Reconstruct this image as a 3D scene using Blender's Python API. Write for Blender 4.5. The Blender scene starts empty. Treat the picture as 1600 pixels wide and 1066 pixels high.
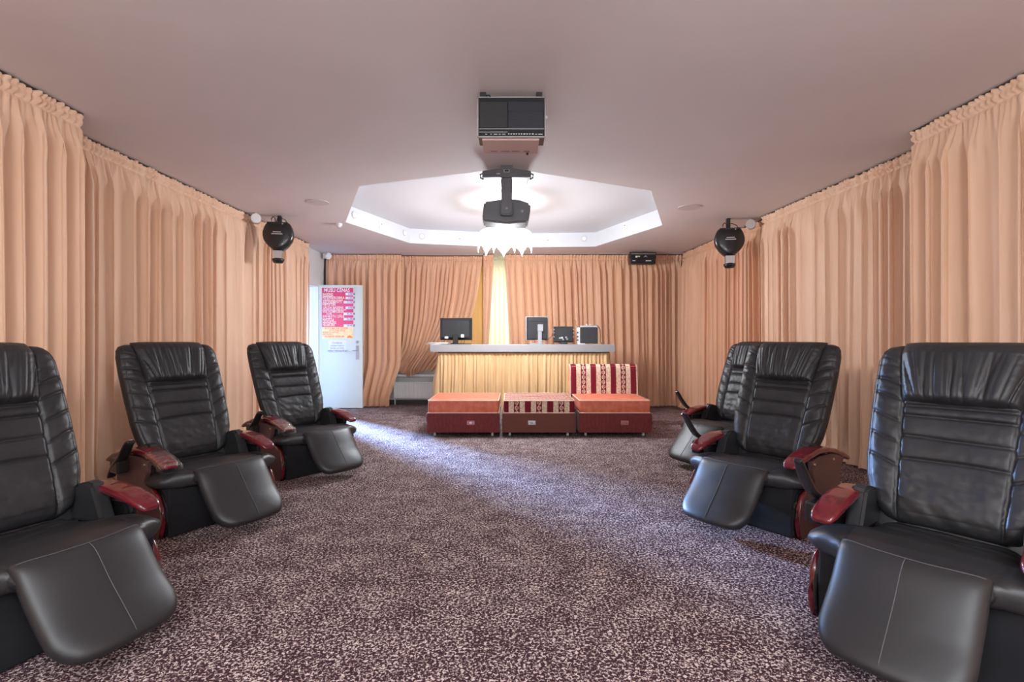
import bpy, bmesh, math, random
import numpy as np
from mathutils import Vector, Matrix, noise
PI = math.pi
sc = bpy.context.scene
C = sc.collection
H = 1.12          # camera height
CZ = 2.60         # ceiling height

# ---------------------------------------------------------------- camera, world, lights, exposure
cam = bpy.data.cameras.new('camera'); cam.sensor_width = 36; cam.lens = 18.0; cam.clip_start = .05
co = bpy.data.objects.new('camera', cam); C.objects.link(co)
co.location = (0, 0, H); co.rotation_euler = (PI/2, 0, 0); sc.camera = co
sc.view_settings.view_transform = 'Standard'; sc.view_settings.look = 'None'
sc.view_settings.gamma = 1; sc.view_settings.use_curve_mapping = False
sc.view_settings.exposure = 0.10
w = bpy.data.worlds.new('world'); sc.world = w; w.use_nodes = True
w.node_tree.nodes['Background'].inputs[0].default_value = (.80, .90, 1, 1)
w.node_tree.nodes['Background'].inputs[1].default_value = 4.0

def light(name, kind, loc, power, color=(1, 1, 1), size=.2, rot=(0, 0, 0), size_y=None, aim=None):
    d = bpy.data.lights.new(name, kind); d.energy = power; d.color = color
    if kind == 'AREA':
        d.size = size
        if size_y: d.shape = 'RECTANGLE'; d.size_y = size_y
    else: d.shadow_soft_size = size
    o = bpy.data.objects.new(name, d); C.objects.link(o); o.location = loc; o.rotation_euler = rot
    if aim is not None:
        o.rotation_euler = (Vector(aim) - Vector(loc)).to_track_quat('-Z', 'Y').to_euler()
    return o
# daylight from the window of the next room, coming in through the open door
light('corridor_daylight', 'AREA', (-4.95, 10.2, 2.25), 300, (.30, .52, 1), .35, size_y=.5, aim=(-1.5, 6.3, 0)).data.spread = math.radians(42)
light('corridor_lamp', 'POINT', (-4.3, 8.0, 2.2), 25, (.85, .93, 1), .15)
# fill lights added behind the camera to brighten the near part of the room
light('rear_fill_left', 'POINT', (-1.1, -.7, 1.95), 122, (.88, .94, 1), .35)
light('rear_fill_right', 'POINT', (1.1, -.7, 1.95), 122, (.88, .94, 1), .35)

# ---------------------------------------------------------------- helpers
def new_obj(name, me, m=None, parent=None):
    o = bpy.data.objects.new(name, me); C.objects.link(o)
    if m is not None: me.materials.append(m)
    if parent is not None: o.parent = parent
    return o
def tag(o, label=None, cat=None, group=None, kind=None):
    if label: o['label'] = label
    if cat: o['category'] = cat
    if group: o['group'] = group
    if kind: o['kind'] = kind
    return o
def thing(name, label, cat, loc=(0, 0, 0), rz=0, group=None):
    o = bpy.data.objects.new(name, None); C.objects.link(o); o.empty_display_size = .1
    o.location = loc; o.rotation_euler = (0, 0, rz)
    return tag(o, label, cat, group)
def mesh(name, v, f, smooth=False):
    me = bpy.data.meshes.new(name); me.from_pydata([tuple(p) for p in v], [], f); me.update()
    if smooth: me.polygons.foreach_set('use_smooth', [True]*len(me.polygons))
    return me
def bm_mesh(name, bm, smooth=False):
    me = bpy.data.meshes.new(name); bm.normal_update(); bm.to_mesh(me); bm.free()
    if smooth: me.polygons.foreach_set('use_smooth', [True]*len(me.polygons))
    return me
def box_bm(bm, x0, x1, y0, y1, z0, z1, bev=0, seg=2):
    r = bmesh.ops.create_cube(bm, size=1)
    vs = r['verts']
    for v in vs:
        v.co = Vector(((x0+x1)/2 + v.co.x*(x1-x0), (y0+y1)/2 + v.co.y*(y1-y0), (z0+z1)/2 + v.co.z*(z1-z0)))
    if bev:
        es = list({e for v in vs for e in v.link_edges})
        bmesh.ops.bevel(bm, geom=es, offset=bev, segments=seg, profile=.5, affect='EDGES')
def box(name, x0, x1, y0, y1, z0, z1, m, parent=None, bev=0, seg=2, smooth=False):
    bm = bmesh.new(); box_bm(bm, x0, x1, y0, y1, z0, z1, bev, seg)
    return new_obj(name, bm_mesh(name, bm, smooth), m, parent)
def cyl_bm(bm, p0, p1, r0, r1=None, n=20, cap=True):
    r1 = r0 if r1 is None else r1
    p0, p1 = Vector(p0), Vector(p1); d = (p1-p0); L = d.length
    q = d.to_track_quat('Z', 'Y').to_matrix().to_4x4()
    bmesh.ops.create_cone(bm, cap_ends=cap, segments=n, radius1=r0, radius2=r1, depth=L,
                          matrix=Matrix.Translation((p0+p1)/2) @ q)
def cyl(name, p0, p1, r0, m, parent=None, r1=None, n=20, smooth=False):
    bm = bmesh.new(); cyl_bm(bm, p0, p1, r0, r1, n)
    return new_obj(name, bm_mesh(name, bm, smooth), m, parent)
def prism(name, pts, a0, a1, axis, m, parent=None, bev=0):
    """polygon pts extruded along axis between a0 and a1"""
    def P(p, a):
        return {'x': (a, p[0], p[1]), 'y': (p[0], a, p[1]), 'z': (p[0], p[1], a)}[axis]
    n = len(pts)
    bm = bmesh.new()
    A = [bm.verts.new(P(p, a0)) for p in pts]; B = [bm.verts.new(P(p, a1)) for p in pts]
    bm.faces.new(A); bm.faces.new(B[::-1])
    for i in range(n): bm.faces.new((A[i], B[i], B[(i+1) % n], A[(i+1) % n]))
    bmesh.ops.recalc_face_normals(bm, faces=bm.faces)
    if bev: bmesh.ops.bevel(bm, geom=list(bm.edges), offset=bev, segments=2, affect='EDGES')
    return new_obj(name, bm_mesh(name, bm), m, parent)
def tube_data(pts, r, n=7, closed=False, rads=None):
    pts = [Vector(p) for p in pts]; N = len(pts); V = []; F = []
    up = Vector((0, 0, 1))
    for i, p in enumerate(pts):
        a = pts[(i-1) % N] if (closed or i > 0) else p
        b = pts[(i+1) % N] if (closed or i < N-1) else p
        d = (b-a).normalized()
        u = d.cross(up)
        if u.length < .05: u = d.cross(Vector((0, 1, 0)))
        u.normalize(); v = d.cross(u)
        rr = rads[i] if rads else r
        for k in range(n):
            t = 2*PI*k/n; V.append(p + (u*math.cos(t)+v*math.sin(t))*rr)
    for i in range(N if closed else N-1):
        j = (i+1) % N
        for k in range(n):
            l = (k+1) % n; F.append((i*n+k, i*n+l, j*n+l, j*n+k))
    if not closed:
        F.append(tuple(range(n))[::-1]); F.append(tuple((N-1)*n+k for k in range(n)))
    return V, F
def tube(name, pts, r, m, parent=None, n=7, closed=False, rads=None):
    V, F = tube_data(pts, r, n, closed, rads)
    return new_obj(name, mesh(name, V, F, True), m, parent)
def lathe(name, prof, m, parent=None, n=32, loc=(0, 0, 0), axis='z'):
    V = []; F = []
    for r, z in prof:
        for k in range(n):
            a = 2*PI*k/n; x, y = r*math.cos(a), r*math.sin(a)
            p = (x, y, z) if axis == 'z' else ((x, z, y) if axis == 'y' else (z, x, y))
            V.append((p[0]+loc[0], p[1]+loc[1], p[2]+loc[2]))
    for i in range(len(prof)-1):
        for k in range(n):
            l = (k+1) % n; F.append((i*n+k, i*n+l, (i+1)*n+l, (i+1)*n+k))
    bm = bmesh.new(); me = mesh(name, V, F); bm.from_mesh(me); bpy.data.meshes.remove(me)
    bmesh.ops.remove_doubles(bm, verts=bm.verts, dist=1e-6)
    bmesh.ops.recalc_face_normals(bm, faces=bm.faces)
    return new_obj(name, bm_mesh(name, bm, True), m, parent)
def sheet(name, nx, nt, base, hf, hb, m, parent=None, lin=False):
    """closed cushion: base(s,t)->(point, normal); hf/hb(s,t) heights on the front / back; s,t in -1..1"""
    def par(i, n):
        k = -1 + 2*i/n
        return k if lin else .55*k + .45*math.sin(k*PI/2)
    V = []; idx = {}; F = []
    S = [par(i, nx) for i in range(nx+1)]; T = [par(j, nt) for j in range(nt+1)]
    for j, t in enumerate(T):
        for i, s in enumerate(S):
            p, n = base(s, t); e = i in (0, nx) or j in (0, nt)
            idx[(0, i, j)] = len(V); V.append(p if e else p + n*hf(s, t))
    for j, t in enumerate(T):
        for i, s in enumerate(S):
            if i in (0, nx) or j in (0, nt): idx[(1, i, j)] = idx[(0, i, j)]
            else:
                p, n = base(s, t); idx[(1, i, j)] = len(V); V.append(p - n*hb(s, t))
    for j in range(nt):
        for i in range(nx):
            F.append((idx[0, i, j], idx[0, i+1, j], idx[0, i+1, j+1], idx[0, i, j+1]))
            F.append((idx[1, i, j], idx[1, i, j+1], idx[1, i+1, j+1], idx[1, i+1, j]))
    bm = bmesh.new(); me = mesh(name, V, F); bm.from_mesh(me); bpy.data.meshes.remove(me)
    bmesh.ops.recalc_face_normals(bm, faces=bm.faces)
    return new_obj(name, bm_mesh(name, bm, True), m, parent)
def lerp_tab(tab, x):
    if x <= tab[0][0]: return tab[0][1]
    for (a, va), (b, vb) in zip(tab, tab[1:]):
        if x <= b:
            k = (x-a)/(b-a); k = k*k*(3-2*k)*.5 + k*.5
            return va + (vb-va)*k
    return tab[-1][1]
def lin_tab(tab, x):
    if x <= tab[0][0]: return tab[0][1]
    for (a, va), (b, vb) in zip(tab, tab[1:]):
        if x <= b: return va + (vb-va)*(x-a)/(b-a)
    return tab[-1][1]
def text_mesh(name, body, size, loc, rot, m, parent=None, align='LEFT', ext=.0008, sx=1):
    cu = bpy.data.curves.new(name, 'FONT'); cu.body = body; cu.size = size; cu.extrude = ext
    cu.align_x = align; cu.align_y = 'CENTER'; cu.resolution_u = 2; cu.offset = size*.012
    t = bpy.data.objects.new(name, cu); C.objects.link(t)
    dg = bpy.context.evaluated_depsgraph_get()
    me = bpy.data.meshes.new_from_object(t.evaluated_get(dg)); me.name = name
    bpy.data.objects.remove(t); bpy.data.curves.remove(cu)
    me.materials.clear()
    me.transform(Matrix.Translation(loc) @ Matrix.Rotation(rot[2], 4, 'Z') @ Matrix.Rotation(rot[0], 4, 'X') @ Matrix.Diagonal((sx, 1, 1, 1)))
    return new_obj(name, me, m, parent)
def copy_tree(o, parent=None):
    c = o.copy(); C.objects.link(c); c.parent = parent
    for ch in list(o.children): copy_tree(ch, c)
    return c

# ---------------------------------------------------------------- materials
def mat(name, color, rough=.5, metal=0, spec=.5, coat=0, sheen=0, emit=None, estr=0, trans=0, alpha=1):
    m = bpy.data.materials.new(name); m.use_nodes = True
    b = m.node_tree.nodes['Principled BSDF']
    b.inputs['Base Color'].default_value = (*color, 1); b.inputs['Roughness'].default_value = rough
    b.inputs['Metallic'].default_value = metal; b.inputs['Specular IOR Level'].default_value = spec
    b.inputs['Coat Weight'].default_value = coat; b.inputs['Sheen Weight'].default_value = sheen
    b.inputs['Transmission Weight'].default_value = trans; b.inputs['Alpha'].default_value = alpha
    if emit: b.inputs['Emission Color'].default_value = (*emit, 1); b.inputs['Emission Strength'].default_value = estr
    return m
def nodes(m): return m.node_tree.nodes, m.node_tree.links, m.node_tree.nodes['Principled BSDF']
def add_noise(m, scale, detail=3, stretch=(1, 1, 1), coord='Object'):
    N, L, b = nodes(m)
    tc = N.new('ShaderNodeTexCoord'); mp = N.new('ShaderNodeMapping'); mp.inputs['Scale'].default_value = stretch
    nz = N.new('ShaderNodeTexNoise'); nz.inputs['Scale'].default_value = scale; nz.inputs['Detail'].default_value = detail
    L.new(tc.outputs[coord], mp.inputs[0]); L.new(mp.outputs[0], nz.inputs['Vector'])
    return nz
def ramp(m, src, stops, out=None):
    N, L, b = nodes(m); r = N.new('ShaderNodeValToRGB')
    while len(r.color_ramp.elements) < len(stops): r.color_ramp.elements.new(.5)
    for e, (p, c) in zip(r.color_ramp.elements, stops): e.position = p; e.color = (*c, 1)
    L.new(src, r.inputs[0])
    if out is not None: L.new(r.outputs[0], out)
    return r
def bump(m, src, strength, dist=.002, prev=None):
    N, L, b = nodes(m); bp = N.new('ShaderNodeBump'); bp.inputs['Strength'].default_value = strength
    bp.inputs['Distance'].default_value = dist; L.new(src, bp.inputs['Height'])
    if prev: L.new(prev.outputs[0], bp.inputs['Normal'])
    L.new(bp.outputs[0], b.inputs['Normal']); return bp

# leather
M_leather = mat('black_leather', (.03, .03, .032), .44, spec=.42)
n1 = add_noise(M_leather, 420, 2); n2 = add_noise(M_leather, 28, 4)
b1 = bump(M_leather, n2.outputs[0], .25, .004); bump(M_leather, n1.outputs[0], .16, .001, b1)
n3 = add_noise(M_leather, 9, 4); N_, L_, B_ = nodes(M_leather)
ramp(M_leather, n3.outputs[0], [(.3, (.017, .017, .019)), (.75, (.028, .028, .031))], B_.inputs['Base Color'])
M_leather_smooth = mat('smooth_black_leather', (.022, .022, .024), .43, spec=.5)
n1 = add_noise(M_leather_smooth, 600, 2); bump(M_leather_smooth, n1.outputs[0], .12, .001)
M_thread = mat('grey_thread', (.11, .11, .115), .6)
M_cloth_black = mat('black_base_fabric', (.008, .008, .011), .9)
n1 = add_noise(M_cloth_black, 300, 2); bump(M_cloth_black, n1.outputs[0], .3, .002)
M_cherry = mat('cherry_lacquer', (.16, .008, .018), .26, coat=.6)
n1 = add_noise(M_cherry, 30, 5, (1, .3, 1)); N_, L_, B_ = nodes(M_cherry)
ramp(M_cherry, n1.outputs[0], [(.35, (.10, .006, .011)), (.7, (.17, .009, .018))], B_.inputs['Base Color'])
n2 = add_noise(M_cherry, 70, 3, (1, .35, 1)); bump(M_cherry, n2.outputs[0], .35, .002)
M_cherry_board = mat('cherry_board', (.10, .045, .042), .45, coat=.15)
M_board_black = mat('black_lacquer', (.01, .01, .01), .25, coat=.5)
M_plastic_black = mat('black_plastic', (.014, .014, .015), .28, coat=.2)
M_plastic_matte = mat('matte_black_plastic', (.02, .02, .022), .55)
M_screw = mat('brass_screw', (.75, .6, .45), .3, 1)
M_wrap = mat('clear_plastic_wrap', (.95, .93, .93), .06, trans=1.0, alpha=.35)
n1 = add_noise(M_wrap, 60, 5); bump(M_wrap, n1.outputs[0], 1.0, .01)
M_chrome = mat('chrome', (.75, .75, .76), .2, 1)
M_alu = mat('brushed_aluminium', (.55, .55, .56), .38, .9)

# curtain fabrics
def fabric(name, c, c2, rough=.55, trans=.0):
    m = mat(name, c, rough, spec=.25, sheen=.25)
    N, L, b = nodes(m); b.inputs['Sheen Roughness'].default_value = .4
    nz = add_noise(m, 3, 3, (5, 5, .4)); ramp(m, nz.outputs[0], [(.35, c), (.65, c2)], b.inputs['Base Color'])
    nw = add_noise(m, 240, 2, (1, 1, 2.5)); bump(m, nw.outputs[0], .22, .0015)
    if trans:
        tr = N.new('ShaderNodeBsdfTranslucent'); tr.inputs[0].default_value = (*c, 1); mx = N.new('ShaderNodeMixShader')
        mx.inputs[0].default_value = trans; out = N['Material Output']
        L.new(b.outputs[0], mx.inputs[1]); L.new(tr.outputs[0], mx.inputs[2]); L.new(mx.outputs[0], out.inputs[0])
    return m
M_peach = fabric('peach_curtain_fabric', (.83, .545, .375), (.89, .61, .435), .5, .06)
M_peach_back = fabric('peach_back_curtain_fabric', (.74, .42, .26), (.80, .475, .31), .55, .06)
M_ochre = fabric('ochre_curtain_fabric', (.60, .33, .11), (.66, .38, .14), .6, .12)
M_sheer = fabric('pale_sheer_fabric', (.86, .84, .62), (.9, .88, .7), .7, .65)
M_skirt = fabric('gold_skirt_fabric', (.60, .385, .19), (.68, .46, .245), .5)
M_rail = mat('dark_rail', (.05, .03, .025), .5)

# setting
M_ceiling = mat('ceiling_paint_peach_bounce', (.50, .41, .40), .75, spec=.15)  # white ceiling paint with peach bounce light tinted into its colour
n1 = add_noise(M_ceiling, 1.2, 4); N_, L_, B_ = nodes(M_ceiling)
ramp(M_ceiling, n1.outputs[0], [(.3, (.72, .66, .65)), (.7, (.755, .695, .685))], B_.inputs['Base Color'])
n2 = add_noise(M_ceiling, 120, 3); bump(M_ceiling, n2.outputs[0], .06, .002)
M_white = mat('white_paint', (.80, .82, .82), .5); n1 = add_noise(M_white, 90, 3); bump(M_white, n1.outputs[0], .05, .002)
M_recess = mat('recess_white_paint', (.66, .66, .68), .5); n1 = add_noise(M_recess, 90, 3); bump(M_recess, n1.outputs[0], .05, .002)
M_trimw = mat('white_trim_paint', (.82, .83, .83), .35)
M_door = mat('white_door_laminate', (.70, .75, .68), .4)
M_carpet = mat('flecked_aubergine_carpet', (.2, .15, .16), .95, spec=.1)
N_, L_, B_ = nodes(M_carpet)
tc = N_.new('ShaderNodeTexCoord')
nd = N_.new('ShaderNodeTexNoise'); nd.inputs['Scale'].default_value = 98; nd.inputs['Detail'].default_value = 3.0; nd.inputs['Roughness'].default_value = .62; nd.inputs['Distortion'].default_value = .7
L_.new(tc.outputs['Object'], nd.inputs['Vector'])
nb = N_.new('ShaderNodeTexNoise'); nb.inputs['Scale'].default_value = 6; nb.inputs['Detail'].default_value = 3
L_.new(tc.outputs['Object'], nb.inputs['Vector'])
ma = N_.new('ShaderNodeMath'); ma.operation = 'MULTIPLY_ADD'; ma.inputs[1].default_value = .12; L_.new(nb.outputs[0], ma.inputs[0]); L_.new(nd.outputs[0], ma.inputs[2])
ramp(M_carpet, ma.outputs[0], [(.53, (.050, .022, .032)), (.585, (.095, .052, .062)), (.615, (.46, .36, .345)), (.68, (.74, .62, .58))], B_.inputs['Base Color'])
bump(M_carpet, nd.outputs[0], .9, .006)

# ---------------------------------------------------------------- the setting
YB = 9.05; YR = -1.7; XL = -3.2; XR = 3.3; CXL = -5.4
def struct(o): o['kind'] = 'structure'; return o
struct(box('floor', CXL, XR+.1, YR-.1, 10.9, -.06, 0, M_carpet))
octo = [(-.03, 4.38), (-1.46, 4.89), (-2.07, 6.37), (-1.545, 7.74), (-.06, 8.10), (1.30, 8.02), (1.92, 6.54), (1.37, 5.04)]
bm = bmesh.new()
outer = [(CXL, YR-.1), (XR+.1, YR-.1), (XR+.1, 10.9), (CXL, 10.9)]
es = []
for loop in (outer, octo):
    vs = [bm.verts.new((x, y, CZ)) for x, y in loop]
    es += [bm.edges.new((vs[i], vs[(i+1) % len(vs)])) for i in range(len(vs))]
bmesh.ops.triangle_fill(bm, edges=es, use_beauty=True)
for f in bm.faces:
    f.normal_update()
    if f.normal.z > 0: f.normal_flip()
struct(new_obj('ceiling', bm_mesh('ceiling', bm), M_ceiling))
# recess: sides and lid
RZ = CZ + .22
V = [(x, y, CZ) for x, y in octo] + [(x, y, RZ) for x, y in octo]
F = [(i, (i+1) % 8, 8+(i+1) % 8, 8+i) for i in range(8)] + [tuple(range(8, 16))]
struct(new_obj('trim_1', mesh('trim_1', V, F), M_recess))
struct(box('wall_right', XR, XR+.1, YR, YB, 0, CZ, M_white))
struct(box('wall_rear', CXL, XR+.1, YR-.1, YR, 0, CZ, M_white))
# left wall with the doorway
DY0, DY1, DH = 7.56, 8.46, 2.06
bm = bmesh.new()
box_bm(bm, XL-.12, XL, YR, DY0, 0, CZ); box_bm(bm, XL-.12, XL, DY1, 10.9, 0, CZ); box_bm(bm, XL-.12, XL, DY0, DY1, DH, CZ)
struct(new_obj('wall_left', bm_mesh('wall_left', bm), M_white))
fr = thing('door_1', None, None, (0, 0, 0)); struct(fr)
bm = bmesh.new()
box_bm(bm, XL-.14, XL+.015, DY0, DY0+.05, 0, DH-.05); box_bm(bm, XL-.14, XL+.015, DY1-.05, DY1, 0, DH-.05); box_bm(bm, XL-.14, XL+.015, DY0, DY1, DH-.05, DH)
box_bm(bm, XL-.0, XL+.02, DY0-.06, DY0, 0, DH+.06); box_bm(bm, XL-.0, XL+.02, DY1, DY1+.06, 0, DH+.06); box_bm(bm, XL, XL+.02, DY0, DY1, DH, DH+.06)
new_obj('door_frame', bm_mesh('door_frame', bm), M_trimw, fr)
# corridor shell
bm = bmesh.new(); box_bm(bm, CXL-.1, CXL, 5.4, 10.9, 0, CZ); box_bm(bm, CXL, XL-.12, 5.3, 5.4, 0, CZ); box_bm(bm, CXL, XR+.1, 10.8, 10.9, 0, CZ)
struct(new_obj('wall_corridor', bm_mesh('wall_corridor', bm), M_white))
# back wall with window opening
WX0, WX1, WZ0, WZ1 = -1.0, .55, .95, 2.35
bm = bmesh.new()
box_bm(bm, XL, WX0, YB, YB+.15, 0, CZ); box_bm(bm, WX1, XR+.1, YB, YB+.15, 0, CZ)
box_bm(bm, WX0, WX1, YB, YB+.15, 0, WZ0); box_bm(bm, WX0, WX1, YB, YB+.15, WZ1, CZ)
struct(new_obj('wall_back', bm_mesh('wall_back', bm), M_white))
win = thing('window_1', None, None); struct(win)
bm = bmesh.new()
for a in ((WX0, WX0+.06, WZ0, WZ1), (WX1-.06, WX1, WZ0, WZ1), (WX0, WX1, WZ0, WZ0+.06), (WX0, WX1, WZ1-.06, WZ1), (-.26, -.2, WZ0, WZ1)):
    box_bm(bm, a[0], a[1], YB+.03, YB+.09, a[2], a[3])
new_obj('window_frame', bm_mesh('window_frame', bm), M_trimw, win)
M_glass = mat('window_glass', (1, 1, 1), .02, trans=1, alpha=.25)
box('pane', WX0+.06, -.26, YB+.055, YB+.061, WZ0+.06, WZ1-.06, M_glass, win)
box('pane', -.2, WX1-.06, YB+.055, YB+.061, WZ0+.06, WZ1-.06, M_glass, win)
# daylight outside the window: a pale blind-lit lightwell
light('window_daylight', 'AREA', (-.2, 10.2, 1.7), 48, (1, 1, .84), 1.4, size_y=1.3, rot=(PI/2, 0, PI)).rotation_euler = (-PI/2, 0, 0)
M_sill = mat('white_sill', (.75, .77, .78), .35)
struct(box('trim_2', -2.55, -1.0, 8.88, YB, .50, .545, M_sill, bev=.006))
M_base = mat('dark_skirting', (.05, .04, .045), .5)
struct(box('baseboard_back', XL, XR, YB-.02, YB, 0, .08, M_base))

# ---------------------------------------------------------------- curtains
def gauss_(x, w_): return math.exp(-(x/w_)**2)
def curtain(name, label, pl, pr, ztop, zbot, m, seed, period=.14, amp=.045, side=1, group=None, xl=None, xr=None, zb=None,
            tail=0., nper=20, rows=22, rail=True, top_amp=.010, bulge=None):
    """folded fabric hung between plan points pl and pr; xl/xr(z): offsets of the edges along the run"""
    rnd = random.Random(seed); amp *= 1.5
    pl = Vector(pl).to_3d(); pr = Vector(pr).to_3d(); pl.z = pr.z = 0
    D = pr-pl; Ln = D.length; D.normalize(); Nn = Vector((D.y, -D.x, 0))*side
    ks = [0.0]
    while ks[-1] < Ln: ks.append(ks[-1] + period*rnd.uniform(.55, 1.5))
    amps = [rnd.uniform(.45, 1.15) for _ in ks]; sk = [rnd.uniform(-.5, .5) for _ in ks]; dr = [rnd.uniform(-1, 1) for _ in ks]
    nfold = len(ks)-1; scale = Ln/ks[-1]
    cols = nfold*nper; V = []; F = []
    zs = [ztop-q for q in (0, .010, .020, .030, .045, .060, .072, .084, .10, .13)] + [ztop-.13-(ztop-.13-zbot)*((i+1)/rows)**1.25 for i in range(rows)]
    pk = [0.0]
    while pk[-1] < Ln+.1: pk.append(pk[-1]+rnd.uniform(.026, .060))
    pa = [rnd.uniform(.35, 1.2) for _ in pk]
    def pleat(u):          # gathered tape: irregular little pleats
        lo, hi = 0, len(pk)-2
        while lo < hi:
            m_ = (lo+hi+1)//2
            if pk[m_] <= u: lo = m_
            else: hi = m_-1
        q = (u-pk[lo])/(pk[lo+1]-pk[lo]); return pa[lo]*abs(math.sin(PI*q))**.7
    for zi, z0 in enumerate(zs):
        for c in range(cols+1):
            fi = min(c//nper, nfold-1); k = (c - fi*nper)/nper
            u0 = (ks[fi] + (ks[fi+1]-ks[fi])*k)*scale
            f = u0/Ln
            zlow = zb(f) if zb else zbot
            z = z0 if z0 > ztop-.131 else ztop-.13-(ztop-.13-zlow)*((ztop-.13-z0)/(ztop-.13-zbot))
            dep = ztop - z
            g = min(1, max(0, (dep-.07)/.27)); g = g*g*(3-2*g)
            a = (amps[fi]*(1-k)+amps[min(fi+1, nfold-1)]*k)
            ph = 2*PI*(k + .10*sk[fi]*math.sin(2*PI*k)*g)
            w1 = noise.noise(Vector((u0*1.3+seed, z*.35, seed*3.1)))
            w2 = noise.noise(Vector((u0*4.5+seed, z*.22, seed*1.7)))
            w3 = noise.noise(Vector((u0*15+seed, z*.30, seed*.7)))
            pl_ = pleat(u0)
            # tape band: pinched at two cords, ruffled above
            t_ = (.0 if dep > .13 else 1)
            cord = 1 - .65*gauss_(dep-.024, .008) - .85*gauss_(dep-.076, .011)
            top = .034*pl_*cord*max(0, 1-max(0, dep-.06)/.34)
            d = (a*amp*g*(.5-.5*math.cos(ph))**.8 + top + .030*w2*g + .012*w3*g + .02*w1*g
                 + .006*gauss_(dep-.01, .012) - .012*gauss_(dep-.076, .012))
            lat = (.24*period*math.sin(ph)*g*a + .006*w1*g + .014*dr[fi]*g*math.sin(PI*k)*dep/ztop)
            low = max(0, (.14-z)/.14) if zlow < .1 else 0
            d += low*low*.06*(.5+noise.noise(Vector((u0*3, 2.2, seed))))
            if bulge: d += bulge(f, z)
            L0 = xl(z) if xl else 0; R0 = xr(z) if xr else 0
            u = u0*(Ln-L0+R0)/Ln + L0 + lat
            z2 = z + (.007*(pl_-.5)+.004*noise.noise(Vector((u0*30, 0, seed))) if zi < 2 else 0)
            p = pl + D*u + Nn*d; V.append((p.x, p.y, max(z2, .004)))
    W = cols+1
    for j in range(len(zs)-1):
        for c in range(cols):
            F.append((j*W+c, j*W+c+1, (j+1)*W+c+1, (j+1)*W+c))
    root = thing(name, label, 'curtain', tuple(pl), 0, group)
    me = mesh('fabric', V, F, True); me.transform(Matrix.Translation(-pl))
    new_obj('fabric', me, m, root)
    if rail:
        a = -Nn*.012; b_ = Nn*.012; q = [pl+a-pl, pr+a-pl, pr+b_-pl, pl+b_-pl]
        prism('curtain_rail', [(p.x, p.y) for p in q], CZ-.010, CZ-.001, 'z', M_rail, root)
    return root
ZT = CZ-.016
curtain('curtain', 'peach floor-length curtain at left edge of photo, standing proud of the next one', (-2.80, YR+.05), (-2.80, 3.33), ZT, .015, M_peach, 1, .155, .05)
curtain('curtain', 'long peach curtain along the left wall behind the recliners, ending at the doorway', (-3.09, 3.2), (-3.09, 7.74), ZT, .015, M_peach, 2, .145, .048)
curtain('curtain', 'peach floor-length curtain at right edge of photo, nearest on that side', (2.83, 3.61), (2.83, YR+.05), ZT, .015, M_peach, 3, .155, .05)
curtain('curtain', 'pale peach curtain on the right wall behind the middle right recliner', (2.98, 6.08), (3.14, 3.45), ZT, .015, M_peach, 4, .16, .045)
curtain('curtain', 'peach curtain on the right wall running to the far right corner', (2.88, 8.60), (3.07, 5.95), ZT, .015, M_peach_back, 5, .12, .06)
YC = 8.70
def X(px, y=YC): return (px-800)/800*y
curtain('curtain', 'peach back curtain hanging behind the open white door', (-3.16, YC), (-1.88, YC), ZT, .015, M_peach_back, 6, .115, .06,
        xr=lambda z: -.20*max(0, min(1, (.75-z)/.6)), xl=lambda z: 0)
def swag(f): return .60 + .05*math.sin(f*9+.6) - (.05 if .45 < f < .85 else 0)
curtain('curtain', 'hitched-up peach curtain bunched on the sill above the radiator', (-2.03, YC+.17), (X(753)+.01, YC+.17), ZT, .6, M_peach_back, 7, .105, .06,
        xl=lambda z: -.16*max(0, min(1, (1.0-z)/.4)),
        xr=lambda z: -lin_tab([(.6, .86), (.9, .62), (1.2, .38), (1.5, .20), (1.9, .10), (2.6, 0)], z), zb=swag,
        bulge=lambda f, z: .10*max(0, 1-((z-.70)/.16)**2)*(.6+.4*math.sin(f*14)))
curtain('curtain', 'narrow ochre curtain seen in the gap behind the left monitor', (X(715, 8.85), 8.93), (X(760, 8.85), 8.93), ZT, .015, M_ochre, 8, .22, .02, rail=False)
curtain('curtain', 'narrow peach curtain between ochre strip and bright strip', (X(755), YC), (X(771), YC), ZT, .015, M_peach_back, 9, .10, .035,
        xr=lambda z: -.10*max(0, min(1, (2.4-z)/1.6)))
curtain('curtain', 'bright sheer yellow-white curtain strip lit by daylight behind it', (X(762, 8.82), 8.84), (X(800, 8.82), 8.84), ZT, .015, M_sheer, 10, .10, .03, rail=False)
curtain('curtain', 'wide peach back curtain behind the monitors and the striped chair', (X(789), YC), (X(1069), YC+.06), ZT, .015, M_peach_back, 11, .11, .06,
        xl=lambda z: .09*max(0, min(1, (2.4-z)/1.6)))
# dark upright strip in the far left corner
struct(box('trim_3', XL, XL+.05, YC+.02, YC+.08, 0, CZ, M_rail))

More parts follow.
